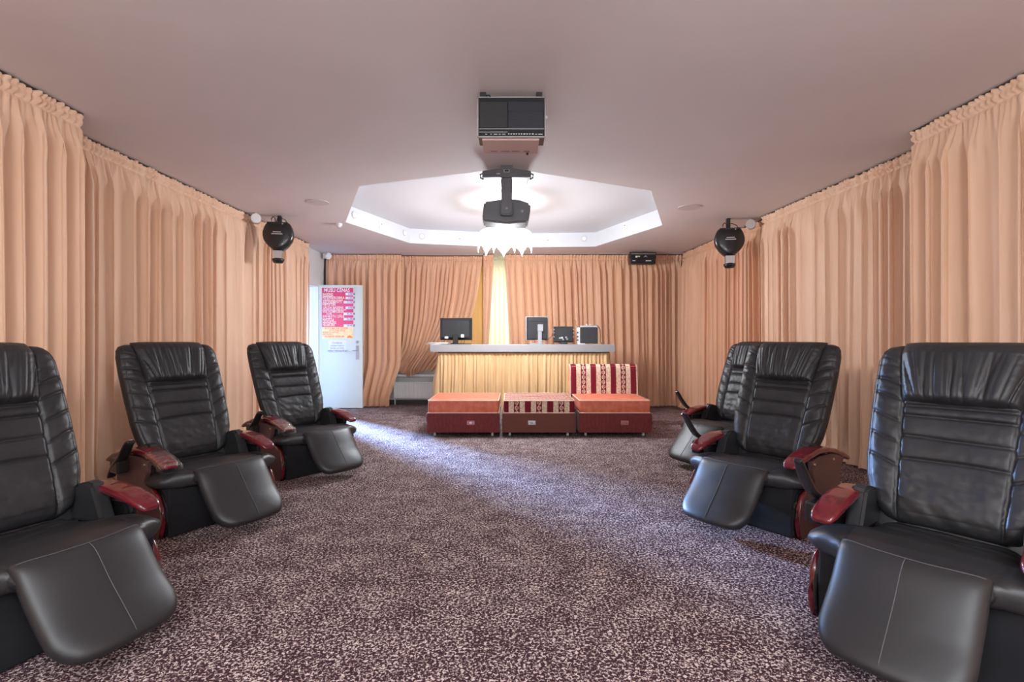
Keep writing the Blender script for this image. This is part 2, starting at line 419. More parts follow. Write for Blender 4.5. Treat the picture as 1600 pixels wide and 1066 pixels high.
# ---------------------------------------------------------------- door leaf, poster, notice
FY = 8.46
dl = thing('door_leaf', 'open white door leaf with a price poster on it', 'door', (XL+.02, FY+.02, 0))
def rel(o, root): 
    o.data.transform(Matrix.Translation(-Vector(root.location))); return o
DX0, DX1 = XL+.02, -2.47
rel(box('panel', DX0, DX1, FY, FY+.04, .012, 2.045, M_door, dl, bev=.003), dl)
px2 = lambda px: (px-800)/800*FY
pz2 = lambda py: H + (533-py)/800*FY
rel(box('lock_plate', px2(556), px2(561), FY-.006, FY, pz2(562), pz2(540), M_alu, dl, bev=.002), dl)
rel(cyl('lock_cylinder', (px2(558.5), FY-.014, pz2(534.5)), (px2(558.5), FY, pz2(534.5)), .024, M_alu, dl), dl)
hd = rel(tube('lever', [(px2(558.5), FY-.002, pz2(547.5)), (px2(558.5), FY-.05, pz2(547.5)), (px2(556), FY-.058, pz2(547.5)), (px2(543), FY-.058, pz2(548))], .009, M_chrome, dl), dl)
rel(box('latch', DX1-.001, DX1+.004, FY+.01, FY+.03, pz2(551), pz2(541), M_alu, dl), dl)
for z in (.25, 1.8):
    rel(cyl('hinge', (DX0-.005, FY+.005, z), (DX0-.005, FY+.005, z+.09), .009, M_alu, dl), dl)

M_red = mat('poster_red', (.72, .045, .10), .5); M_cream = mat('poster_yellow', (.93, .70, .33), .5)
n1 = add_noise(M_cream, 12, 2); N_, L_, B_ = nodes(M_cream); ramp(M_cream, n1.outputs[0], [(.3, (.95, .75, .40)), (.7, (.90, .58, .26))], B_.inputs['Base Color'])
n1 = add_noise(M_red, 5, 2); N_, L_, B_ = nodes(M_red); ramp(M_red, n1.outputs[0], [(.3, (.70, .05, .09)), (.7, (.66, .04, .16))], B_.inputs['Base Color'])
M_paper = mat('white_paper', (.86, .87, .92), .6); M_navy = mat('navy_ink', (.04, .04, .16), .6)
M_letter = mat('pale_yellow_lettering', (.98, .86, .60), .5); M_wlet = mat('white_lettering', (.98, .93, .95), .5)
M_orange = mat('orange_ink', (.75, .22, .06), .5); M_sun = mat('orange_drawing', (.90, .22, .01), .5)
PY = FY-.004
po = thing('price_poster', 'red and yellow price list poster taped to the white door', 'poster', (px2(503), PY, pz2(530)))
rel(box('sheet', px2(503), px2(552), PY, FY-.0005, pz2(511), pz2(450), M_red, po), po)
rel(box('sheet', px2(503), px2(552), PY, FY-.0005, pz2(529), pz2(511), M_cream, po), po)['label'] = 'yellow lower sheet'
RX = (PI/2, 0, 0)
def row(s, x, y, size, m, al='LEFT', sx=1, nm='lettering'):
    return rel(text_mesh(nm, s, size, (px2(x), PY-.001, pz2(y)), RX, m, po, al, sx=sx), po)
row('MŪSU CENAS', 526.5, 454, .088, M_wlet, 'CENTER', .80)
for s, y, sx in (('BASEINS', 460.3, .82), ('AKVAAEROBIKA', 465.6, .86), ('ABONEMENTS', 472.2, .85), ('PIRTS UN', 476.6, .9), ('GALDA BASEINS', 481.0, .82),
              ('VISS KOMPLEKSS', 487.3, .82), ('BANKETU ZĀLE', 494.6, .88), ('MASĀŽA', 500.2, .85), ('MANIKĪRS', 504.2, .85), ('PEDIKĪRS', 508.2, .85)):
    row(s, 504, y, .058, M_letter, sx=sx)
for s, y in (('pieaugušajiem', 463.0), ('nodarbība vienai personai', 468.9), ('8 reizes mēnesī', 474.5), ('personai stundā, kopā ar pirti', 484.0), ('       stundā', 490.6), ('par stundu', 497.6)):
    row(s, 504, y, .036, M_wlet, sx=.9)
for s, y in (('8.00', 459.6), ('8.50', 465.8), ('57.00', 472.3), ('8.00', 481), ('42.00', 490.6), ('21.00', 498.8), ('20.00', 509)):
    wd = 3 if len(s) == 5 else 0
    rel(box('price_slip', px2(540-wd), px2(551.3), PY-.001, PY, pz2(y+2), pz2(y-2), M_paper, po), po)
    row(s, 550.6, y, .042, M_navy, 'RIGHT', .9, 'price'); row('€', 552.4, y, .045, M_navy, nm='price')
row('KAVĒJUMA PAR STUNDU', 526, 513.2, .043, M_orange, 'CENTER', .8); row('ATPŪTAS ZĀLE', 527, 516.6, .043, M_orange, 'CENTER', .9)
row('BURBUĻVANNA', 504.5, 519.6, .036, M_orange); row('APKALPO', 504.5, 522.6, .036, M_orange); row('GRUPĀM PĒC PIETEIKUMA', 507, 526, .036, M_orange, sx=.78)
pts = [(0, 0)] + [((.045 if i % 2 == 0 else .030)*math.cos(PI*i/12)*1.15, (.045 if i % 2 == 0 else .030)*math.sin(PI*i/12)) for i in range(13)]
sun = prism('sun_drawing', [(px2(546.5)+a, pz2(528)+b) for a, b in pts[1:]], PY-.002, PY, 'y', M_sun, po); rel(sun, po)
no = thing('paper_notice', 'small white printed notice taped below the poster', 'notice', (px2(513), PY, pz2(551)))
rel(box('sheet', px2(513), px2(541), PY, FY-.0005, pz2(551), pz2(531.5), M_paper, no), no)
for s, y, sz in (('Cienījamie', 535.8, .040), ('Lūdzam ievērot', 540.2, .034), ('kārtību un tīrību', 544.3, .034), ('Paldies! Administrācija', 548.4, .034)):
    rel(text_mesh('lettering', s, sz, (px2(527), PY-.001, pz2(y)), RX, M_navy if y > 547 else mat('grey_ink', (.3, .33, .5), .6), no, 'CENTER'), no)

# ---------------------------------------------------------------- radiator
M_rad = mat('radiator_enamel', (.86, .87, .86), .35)
ra = thing('radiator', 'white panel radiator under the hitched-up curtain', 'radiator', (-1.75, 8.97, 0))
rx0, rx1 = -2.06, -1.05
V = []; F = []; n = int((rx1-rx0)/.033); k = 0
prof = []
for i in range(n):
    x = rx0 + i*(rx1-rx0)/n; s = (rx1-rx0)/n
    prof += [(x, 0), (x+s*.55, 0), (x+s*.68, .012), (x+s*.87, .012)]
prof.append((rx1, 0))
for x, d in prof: V += [(x+1.75, -.055+d, .125), (x+1.75, -.055+d, .395)]
for i in range(len(prof)-1): F.append((2*i, 2*i+2, 2*i+3, 2*i+1))
new_obj('front_panel', mesh('front_panel', V, F), M_rad, ra)
box('body', rx0+1.75, rx1+1.75, -.042, .045, .115, .39, M_rad, ra)
box('top_grille', rx0+1.745, rx1+1.755, -.06, .05, .393, .408, M_rad, ra, bev=.003)
for x in (-.25, .55): box('bracket', x, x+.03, .045, .08, .14, .34, M_rad, ra)
cyl('pipe', (-.3, 0, 0), (-.3, 0, .12), .01, M_rad, ra)

# ---------------------------------------------------------------- counter with gathered skirt
M_top = mat('grey_counter_laminate', (.44, .43, .44), .35); n1 = add_noise(M_top, 500, 2); N_, L_, B_ = nodes(M_top)
ramp(M_top, n1.outputs[0], [(.35, (.26, .255, .26)), (.65, (.36, .35, .355))], B_.inputs['Base Color'])
ct = thing('reception_counter', 'long counter with grey top and gathered gold cloth skirt', 'counter', (.15, 7.6, 0))
TOPZ = 1.072; CY0 = 7.30
box('countertop', -1.17-.15, 1.47-.15, CY0-7.6, CY0+.62-7.6, TOPZ-.108, TOPZ, M_top, ct, bev=.004)
M_ply = mat('counter_carcass', (.5, .4, .3), .6)
box('carcass', -1.0-.15, 1.33-.15, CY0+.14-7.6, CY0+.55-7.6, .0, TOPZ-.108, M_ply, ct)
def skirt():
    rnd = random.Random(5); V = []; F = []
    x0, x1 = -1.05, 1.385; N = 560; rows = 26; yf = CY0+.06
    path = [(x0, yf+.45), (x0, yf), (x1, yf), (x1, yf+.45)]
    seg = [.45, x1-x0, .45]; tot = sum(seg)
    ph = 0; phs = []
    for c in range(N+1): phs.append(ph); ph += 2*PI*(tot/N)/(.055*(1+.8*noise.noise(Vector((c*.07, 1, 1)))))
    for j in range(rows+1):
        t = j/rows; z = (TOPZ-.109)*(1-t)+.012*t
        for c in range(N+1):
            u = tot*c/N
            if u < seg[0]: p = Vector((x0, yf+.45-u)); nn = Vector((-1, 0))
            elif u < seg[0]+seg[1]: p = Vector((x0+u-seg[0], yf)); nn = Vector((0, -1))
            else: p = Vector((x1, yf+u-seg[0]-seg[1])); nn = Vector((1, 0))
            g = min(1, t*2.2)
            wob = noise.noise(Vector((u*2.2, z*1.1, 4)))
            # slack and diagonal drag around the join in the middle
            cx = (p.x+.10)
            drag = .035*math.exp(-(cx+.25*(1-t)*0)**2/.02)*math.sin(PI*min(1, t*1.1))
            a = .012*(1-g)+.020*g
            d = a*.6*(1+math.cos(phs[c]*(1) + 2.2*wob*g)) + .026*g*(1+math.sin(phs[c]*.31+4*wob+u*2)) + .03*t*(.5+wob) - drag
            if nn.x: p = p + Vector((nn.x*.035*t, 0))
            q = p + nn*d + Vector((-.035*t*math.copysign(1, -cx)*0, 0)); V.append((q.x-.15, q.y-7.6, z))
    for j in range(rows):
        for c in range(N): F.append((j*(N+1)+c, j*(N+1)+c+1, (j+1)*(N+1)+c+1, (j+1)*(N+1)+c))
    return new_obj('skirt', mesh('skirt', V, F, True), M_skirt, ct)
skirt()
box('skirt_band', -1.06-.15, 1.395-.15, CY0+.03-7.6, CY0+.05-7.6, TOPZ-.122, TOPZ-.109, M_rail, ct)

# ---------------------------------------------------------------- things on the counter
CT = TOPZ+.0005
M_silver = mat('silver_plastic', (.36, .36, .38), .4, .2); M_label = mat('white_label', (.85, .85, .85), .5)
def prismz(name, x0, x1, z0, z1, yf, yb, inset, m, parent):
    """monitor back shell: wide face at yb, smaller face (towards camera) at yf"""
    V = [(x0, yb, z0), (x1, yb, z0), (x1, yb, z1), (x0, yb, z1), (x0+inset, yf, z0+inset), (x1-inset, yf, z0+inset), (x1-inset, yf, z1-inset), (x0+inset, yf, z1-inset)]
    F = [(0, 1, 2, 3), (7, 6, 5, 4), (0, 4, 5, 1), (1, 5, 6, 2), (2, 6, 7, 3), (3, 7, 4, 0)]
    bm = bmesh.new(); me = mesh('t', V, F); bm.from_mesh(me); bmesh.ops.recalc_face_normals(bm, faces=bm.faces)
    bmesh.ops.bevel(bm, geom=list(bm.edges), offset=.004, segments=2, affect='EDGES')
    return new_obj(name, bm_mesh(name, bm), m, parent)
MY = 7.55
m1 = thing('monitor', 'black widescreen monitor at the left end of the counter, seen from behind', 'monitor', ((712-800)/800*MY, MY+.06, CT), math.radians(-3))
prismz('back_shell', -.235, .235, .065, .385, -.05, 0, .035, M_plastic_matte, m1)
box('bezel', -.24, .24, 0, .018, .06, .39, M_plastic_black, m1, bev=.004)
box('stand_neck', -.04, .04, -.075, -.03, .006, .15, M_plastic_black, m1, bev=.006)
lathe('stand_base', [(0, 0), (.13, 0), (.13, .008), (.05, .016), (0, .016)], M_plastic_black, m1, 32, (0, -.04, 0))
box('sticker', .08, .125, -.054, -.05, .10, .145, M_label, m1)['label'] = 'white sticker'
box('sticker', -.16, -.11, -.054, -.05, .085, .115, M_label, m1)
tube('cable', [(.13, -.04, .09), (.135, -.06, .05), (.12, -.05, .012), (.16, .0, .006)], .004, M_plastic_black, m1)
m2 = thing('monitor', 'squarish monitor with silver bezel and white stand, mid counter', 'monitor', ((839-800)/800*MY, MY, CT), math.radians(6))
prismz('back_shell', -.155, .155, .065, .40, -.045, 0, .012, M_plastic_matte, m2)
box('bezel', -.168, .168, 0, .022, .06, .41, M_silver, m2, bev=.005)
prism('stand_neck', [(-.075, .01), (-.05, .01), (-.045, .22), (-.07, .22)], .005, .06, 'x', M_silver, m2)
box('stand_base', -.13, .10, -.15, .06, 0, .014, M_silver, m2, bev=.006)
box('mounting_plate', .0, .08, -.079, -.045, .19, .29, M_silver, m2, bev=.003)['label'] = 'white plate with cable hook'
box('vent_ridge', -.11, .11, -.05, -.044, .335, .343, M_plastic_black, m2)
tube('cable', [(.05, -.06, .10), (.14, -.02, .05), (.22, -.01, .12), (.25, 0, .18)], .004, M_plastic_black, m2)
d3 = thing('cash_terminal', 'small square black terminal with ports, right of the squarish monitor', 'terminal', ((880.5-800)/800*MY, MY, CT))
prismz('back_shell', -.14, .14, .03, .255, -.045, .0, .01, M_plastic_matte, d3)
box('bezel', -.145, .145, 0, .02, .025, .262, M_plastic_black, d3, bev=.004)
box('stand', -.05, .05, -.10, .02, 0, .035, M_plastic_black, d3, bev=.004)
for i, (x, z) in enumerate(((-.07, .08), (-.04, .085), (-.02, .06), (.02, .09), (.035, .065))):
    box('port', x, x+.025, -.052, -.045, z, z+.022, M_silver if i != 1 else M_label, d3)
for s in (-1, 1):
    for z in (.10, .16, .21): box('clip', s*.143-.008, s*.143+.008, -.03, -.01, z, z+.016, M_silver, d3)
tube('cable', [(0, -.05, .07), (.01, -.09, .10), (.02, -.11, .03), (.05, -.08, .006)], .004, M_plastic_black, d3)
d4 = thing('receipt_printer', 'black box device with silver lid at the right end of the counter', 'printer', ((919-800)/800*MY, MY, CT), math.radians(-4))
box('body', -.115, .135, -.06, .12, .01, .245, M_plastic_matte, d4, bev=.006)
box('side_board', -.165, -.118, -.03, .12, .01, .25, M_alu, d4, bev=.003)
for z in (.05, .10, .16, .21): box('connector', -.168, -.145, -.042, -.028, z, z+.022, M_plastic_black if z < .2 else M_screw, d4)
box('lid', -.12, .13, -.05, .12, .247, .278, M_silver, d4, bev=.006)
box('tab', -.03, -.018, -.02, 0, .278, .30, M_label, d4); box('tab', .02, .032, -.02, 0, .278, .296, M_label, d4)
tube('cable', [(.09, .04, .27), (.14, .02, .275), (.17, -.01, .22), (.178, -.02, .12), (.172, -.04, .04), (.19, -.05, .008)], .006, M_plastic_black, d4)
tube('wire', [(-.15, 0, .25), (-.19, 0, .30), (-.18, 0, .34), (-.205, 0, .36)], .0025, M_plastic_black, d4)
pp = thing('paper_stack', 'white papers lying at the left end of the counter top', 'paper', (-1.05, 7.40, CT))
for i, (a, dx) in enumerate(((.1, 0), (-.15, .05), (.3, .02))):
    o = box('paper_sheet', -.14, .14, -.09, .09, i*.009, i*.009+.007, M_label, pp, bev=.001); o.location = (dx-.05, 0, 0); o.rotation_euler = (0, 0, a)
pr = thing('paper_stack', 'small crumpled white paper slip between the two black boxes', 'paper', ((908-800)/800*7.38, 7.38, CT))
box('paper_sheet', -.05, .05, -.03, .03, 0, .012, M_label, pr, bev=.003)
tag(tube('cable', [((x-800)/800*7.42, 7.42+.02*math.sin(x), CT+.005) for x in (700, 712, 724, 736)], .005, M_plastic_black), 'black cable lying on the counter below the widescreen monitor', 'cable')

# ---------------------------------------------------------------- ottomans
M_burg = mat('burgundy_velour', (.115, .010, .012), .8, sheen=.3); n1 = add_noise(M_burg, 40, 4, (1, 1, .3)); N_, L_, B_ = nodes(M_burg)
ramp(M_burg, n1.outputs[0], [(.3, (.10, .009, .010)), (.75, (.19, .02, .02))], B_.inputs['Base Color'])
n2 = add_noise(M_burg, 400, 2); bump(M_burg, n2.outputs[0], .3, .002)
M_brownv = mat('brown_velour', (.13, .035, .022), .8, sheen=.3); n2 = add_noise(M_brownv, 400, 2); bump(M_brownv, n2.outputs[0], .3, .002)
M_coral = mat('coral_cushion_fabric', (.62, .13, .065), .6, sheen=.05); n1 = add_noise(M_coral, 14, 5); N_, L_, B_ = nodes(M_coral)
ramp(M_coral, n1.outputs[0], [(.35, (.56, .11, .055)), (.70, (.70, .20, .11))], B_.inputs['Base Color'])
n2 = add_noise(M_coral, 300, 2); bump(M_coral, n2.outputs[0], .25, .002)
M_piping = mat('cream_piping', (.85, .62, .48), .6)
def stripes(name, top=False):
    """maroon / cream stripes, every second maroon one carrying a cream scroll vine"""
    m = mat(name, (.3, .02, .03), .8, spec=.2); N, L, b = nodes(m)
    tc = N.new('ShaderNodeTexCoord'); sp = N.new('ShaderNodeSeparateXYZ'); L.new(tc.outputs['Object'], sp.inputs[0])
    def M(op, a, b_=None, c=None):
        n = N.new('ShaderNodeMath'); n.operation = op
        for i, v in enumerate((a, b_, c)):
            if v is None: continue
            if isinstance(v, (int, float)): n.inputs[i].default_value = v
            else: L.new(v, n.inputs[i])
        return n.outputs[0]
    P = .26
    if top: u = M('MULTIPLY', sp.outputs['Y'], 1.3); v = M('MULTIPLY', sp.outputs['X'], 1.3)
    else: u = sp.outputs['X']; v = sp.outputs['Z']
    ws = .012 if top else 0
    f = M('PINGPONG', M('ADD', u, 10*P+ (0)), P/2)       # 0 at vine centre, P/2 at plain maroon centre
    vine_zone = M('LESS_THAN', f, .034+ws)
    plain = M('GREATER_THAN', f, P/2-.036-ws)
    maroon = M('MAXIMUM', vine_zone, plain)
    su = M('SUBTRACT', M('MODULO', M('ADD', u, 10*P+P/2), P), P/2)     # signed
    q = .062
    sway = M('MULTIPLY', M('SINE', M('MULTIPLY', v, 2*PI/(2*q))), .018)
    stem = M('LESS_THAN', M('ABSOLUTE', M('SUBTRACT', su, sway)), .0045)
    qv = M('SUBTRACT', M('MODULO', M('ADD', v, 10*q+q/2-.031), q), q/2)
    side = M('SUBTRACT', M('MULTIPLY', M('GREATER_THAN', M('MODULO', M('ADD', v, 20*q+q/2-.031), 2*q), q), 2), 1)
    cu = M('SUBTRACT', su, M('MULTIPLY', side, .004))
    r = M('SQRT', M('ADD', M('MULTIPLY', cu, cu), M('MULTIPLY', qv, qv)))
    ring = M('LESS_THAN', M('ABSOLUTE', M('SUBTRACT', r, .017)), .0035)
    dot = M('LESS_THAN', r, .006)
    scroll = M('MULTIPLY', M('MAXIMUM', M('MAXIMUM', stem, ring), dot), vine_zone)
    red = M('SUBTRACT', maroon, scroll)
    nz = N.new('ShaderNodeTexNoise'); nz.inputs['Scale'].default_value = 60; nz.inputs['Detail'].default_value = 3; L.new(tc.outputs['Object'], nz.inputs['Vector'])
    cr = N.new('ShaderNodeValToRGB'); cr.color_ramp.elements[0].color = (.52, .36, .25, 1); cr.color_ramp.elements[1].color = (.80, .64, .50, 1)
    cr.color_ramp.elements[0].position = .35; cr.color_ramp.elements[1].position = .65; L.new(nz.outputs[0], cr.inputs[0])
    mr = N.new('ShaderNodeValToRGB'); mr.color_ramp.elements[0].color = (.13, .006, .014, 1); mr.color_ramp.elements[1].color = (.21, .012, .026, 1); L.new(nz.outputs[0], mr.inputs[0])
    mx = N.new('ShaderNodeMix'); mx.data_type = 'RGBA'; L.new(red, mx.inputs[0]); L.new(cr.outputs[0], mx.inputs[6]); L.new(mr.outputs[0], mx.inputs[7])
    L.new(mx.outputs[2], b.inputs['Base Color']); bump(m, nz.outputs[0], .3, .002)
    return m
M_stripe = stripes('striped_scroll_fabric'); M_stripe_top = stripes('striped_scroll_fabric_top', True)
def rrect(x0, x1, y0, y1, z, r=.035, n=5):
    P = []
    for cx, cy, a0 in ((x1-r, y1-r, 0), (x0+r, y1-r, 90), (x0+r, y0+r, 180), (x1-r, y0+r, 270)):
        for i in range(n+1):
            a = math.radians(a0+90*i/n); P.append((cx+r*math.cos(a), cy+r*math.sin(a), z))
    return P
def soft_block(name, x0, x1, y0, y1, z0, z1, m, parent, m_top=None, puff=.012, r=.03, seed=0):
    """boxy cushion: subdivided side walls and slightly domed, dented top"""
    nx, ny, nz = 20, 20, 8; bm = bmesh.new()
    bmesh.ops.create_cube(bm, size=1); bmesh.ops.subdivide_edges(bm, edges=bm.edges, cuts=16, use_grid_fill=True)
    for v in bm.verts:
        a, b, c = v.co*2
        k = lambda q: .5*q+.5*math.sin(q*PI/2)
        a, b, c = k(a), k(b), k(c)
        px, py, pz = (x0+x1)/2+a*(x1-x0)/2, (y0+y1)/2+b*(y1-y0)/2, (z0+z1)/2+c*(z1-z0)/2
        # rounding in plan
        ex = max(0, abs(px-(x0+x1)/2)-((x1-x0)/2-r)); ey = max(0, abs(py-(y0+y1)/2)-((y1-y0)/2-r)); e = math.hypot(ex, ey)
        if e > r:
            px -= math.copysign(ex*(1-r/e), a); py -= math.copysign(ey*(1-r/e), b)
        wz = noise.noise(Vector((px*4, py*4, seed)))
        if abs(c) > .98: pz += math.copysign(puff*(1-a*a)*(1-b*b), c) + (.006*wz*(1-a**4)*(1-b**4) if c > 0 else 0)
        side_b = puff*.6*(1-c*c)+.004*noise.noise(Vector((px*6, pz*20, seed+3)))*(1-c*c)
        if abs(b) > .98: py += math.copysign(side_b, b)
        if abs(a) > .98: px += math.copysign(side_b, a)
        v.co = (px, py, pz)
    me = bm_mesh(name, bm, True); o = new_obj(name, me, m, parent)
    if m_top:
        me.materials.append(m_top)
        for p in me.polygons:
            if abs(p.normal.z) > .75: p.material_index = 1
    return o
def ottoman(label, X0, X1, Y0, base_m, cush_m, top_m, plate_x, seed, dcush=0, rz=0, group='ottomans in front of the counter'):
    cx = (X0+X1)/2; w_ = (X1-X0)/2
    r = thing('ottoman', label, 'ottoman', (cx, Y0, 0), rz, group)
    D = .84
    soft_block('base', -w_, w_, 0, D, .055, .274, base_m, r, puff=.003, r=.02, seed=seed)
    soft_block('cushion', -w_+.025+dcush, w_-.02+dcush, .01, D+.03, .278, .43, cush_m, r, top_m, puff=.010, seed=seed)
    c = r.children[-1]
    for z in (.283, .425):
        tube('piping', rrect(-w_+.022+dcush, w_-.017+dcush, .006, D+.034, z, .03), .006, M_piping, c, 6, True)
    pl = box('handle_plate', plate_x-cx-.045, plate_x-cx+.045, -.008, 0.004, .145, .195, M_plate if base_m is M_burg else M_alu, r, bev=.004)
    for s in (-1, 1): cyl('rivet', (plate_x-cx+s*.035, -.012, .17), (plate_x-cx+s*.035, -.006, .17), .007, M_chrome, pl)
    box('window', plate_x-cx-.018, plate_x-cx+.018, -.011, -.007, .158, .182, M_chrome, pl)
    for sx in (-1, 1):
        for y in (.09, D-.09):
            q = thing('caster', None, None); q.parent = r; q.location = (sx*(w_-.09), y, 0)
            cyl('wheel', (-.012, 0, .024), (.012, 0, .024), .024, M_caster, q, n=18)
            box('fork', -.016, .016, -.012, .012, .022, .06, M_chrome, q, bev=.002)
    return r
M_plate = mat('pink_metal_plate', (.5, .16, .14), .35, .4)
M_caster = mat('clear_grey_caster', (.6, .6, .6), .15, spec=.6)
OY = 5.95
ottoman('orange cushioned ottoman on burgundy base, leftmost of the three', -1.0, -.14, OY, M_burg, M_coral, None, -.48, 1)
ottoman('striped maroon and cream ottoman in the middle of the row', -.115, .745, OY, M_brownv, M_stripe, M_stripe_top, .23, 2, rz=.0)
o3 = ottoman('orange seat with striped scroll-patterned backrest, rightmost of the row', .775, 1.635, OY, M_burg, M_coral, None, 1.31, 3, dcush=-.01, group=None)
o3.name = 'slipper_chair'; o3['category'] = 'chair'
# backrest of the third one (leans back, striped front and coral sides)
bk = soft_block('backrest', -.44, .445, -.066, .07, 0, .487, M_coral, o3, puff=.004, r=.03, seed=9)
bk.location = (0-.01, .80, .30); bk.rotation_euler = (-.08, 0, 0)
def bface():
    n = 30; V = []; F = []; 
    prof = [(-.078, .02), (-.079, .15), (-.080, .30), (-.079, .40), (-.072, .46), (-.050, .497), (-.01, .510), (.03, .509), (.06, .495)]
    for j, (y, z) in enumerate(prof):
        for i in range(n+1):
            x = -.435 + .875*i/n
            V.append((x, y-.003*math.sin(PI*i/n), z-.0*abs(x)))
    for j in range(len(prof)-1):
        for i in range(n): F.append((j*(n+1)+i, j*(n+1)+i+1, (j+1)*(n+1)+i+1, (j+1)*(n+1)+i))
    o = new_obj('striped_cover', mesh('striped_cover', V, F, True), M_stripe, bk)
    sm = o.modifiers.new('thick', 'SOLIDIFY'); sm.thickness = .006; sm.offset = 1
    for s in (-.437, .442):
        tube('piping', [(s, y-.004, z) for y, z in prof], .006, M_piping, bk, 6)
bface()

# ---------------------------------------------------------------- massage recliners (front towards -Y)
def gauss(x, w_): return math.exp(-(x/w_)**2)
def prof8(s, n=8): return math.sqrt(max(0, 1-abs(s)**n))
BZ0, BZ1 = .358, 1.095
BW = [(.358, .165), (.370, .205), (.39, .232), (.42, .256), (.46, .276), (.52, .294), (.60, .305), (.75, .312), (.92, .315), (1.02, .312), (1.06, .302), (1.08, .285), (1.095, .24)]
def bslope(z): return .413
def yfront(z): return .096+.413*(z-.389)
NB = Vector((0, -1, .413)).normalized()
def cseam(z): return lin_tab([(.33, .16), (.389, .165), (.856, .188), (1.1, .225)], z)
cr_c = [.815, .775, .69, .60]
cr_w = [.90, .835, .745, .655, .565]
def back_front(s, t):
    z = (BZ0+BZ1)/2 + t*(BZ1-BZ0)/2; W = lin_tab(BW, z); x = s*W; ax = abs(x); c = cseam(z)
    h = .058*prof8(s, 7)*prof8(t, 14)
    edge = prof8(s, 12)*prof8(t, 20)
    g = 0
    if ax < c:
        # padded bands between the horizontal creases
        bands = [.855]+cr_c+[.40]
        for a, b in zip(bands, bands[1:]):
            if b <= z <= a:
                q = (z-b)/(a-b); g += (.010 if a-b < .12 else .009)*(math.sin(PI*q)**.5)
        for q in cr_c: g -= .010*gauss(z-q-.008*noise.noise(Vector((x*5, q*9, 0))), .0045)
        g *= prof8(x/c, 6)
        if z > .855: g = -.004
        # creases from sitting in the lower part
        if z < .6: g += .004*noise.noise(Vector((x*9, z*26, 3)))*min(1, (.6-z)/.05) + .003*noise.noise(Vector((x*22+z*20, z*18, 7)))
    else:
        k = (ax-c)/(W-c+1e-6)
        bulge_ = math.sin(PI*min(1, max(0, k)))**.7
        g += .009*bulge_
        for q in cr_w:
            zz = z - (q + .42*(ax-c) + .006*noise.noise(Vector((x*12, q*7, 1))))
            g -= .009*gauss(zz, .0045)*min(1, bulge_*1.6)
            g -= .0035*gauss(zz, .018)*bulge_
        # gathers beside the pillow
        up = min(1, max(0, (z-.86)/.07))
        g -= (.0065*up+.0015)*(1-abs(noise.noise(Vector((x*5, z*34-ax*9, 5+x*2)))))**7*bulge_
        g += .0030*noise.noise(Vector((x*12, z*26-ax*22, 5)))
    h += g*edge
    # seam grooves
    h -= .010*gauss(ax-c, .0055)*edge
    # piped rim seam set in from the outline
    rim = W-.022
    if z > .42: h -= .004*gauss(ax-rim, .004)
    h += .0015*noise.noise(Vector((x*40, z*40, 8)))*edge
    return max(h, 0)
def back_base(s, t):
    z = (BZ0+BZ1)/2 + t*(BZ1-BZ0)/2; W = lin_tab(BW, z); x = s*W
    wrap = .020*(abs(x)/.31)**2     # sides come forward a little
    lean = .05*max(0, (z-1.03)/.06)**2*.4
    return Vector((x, yfront(z)+.055-wrap+lean, z)), NB
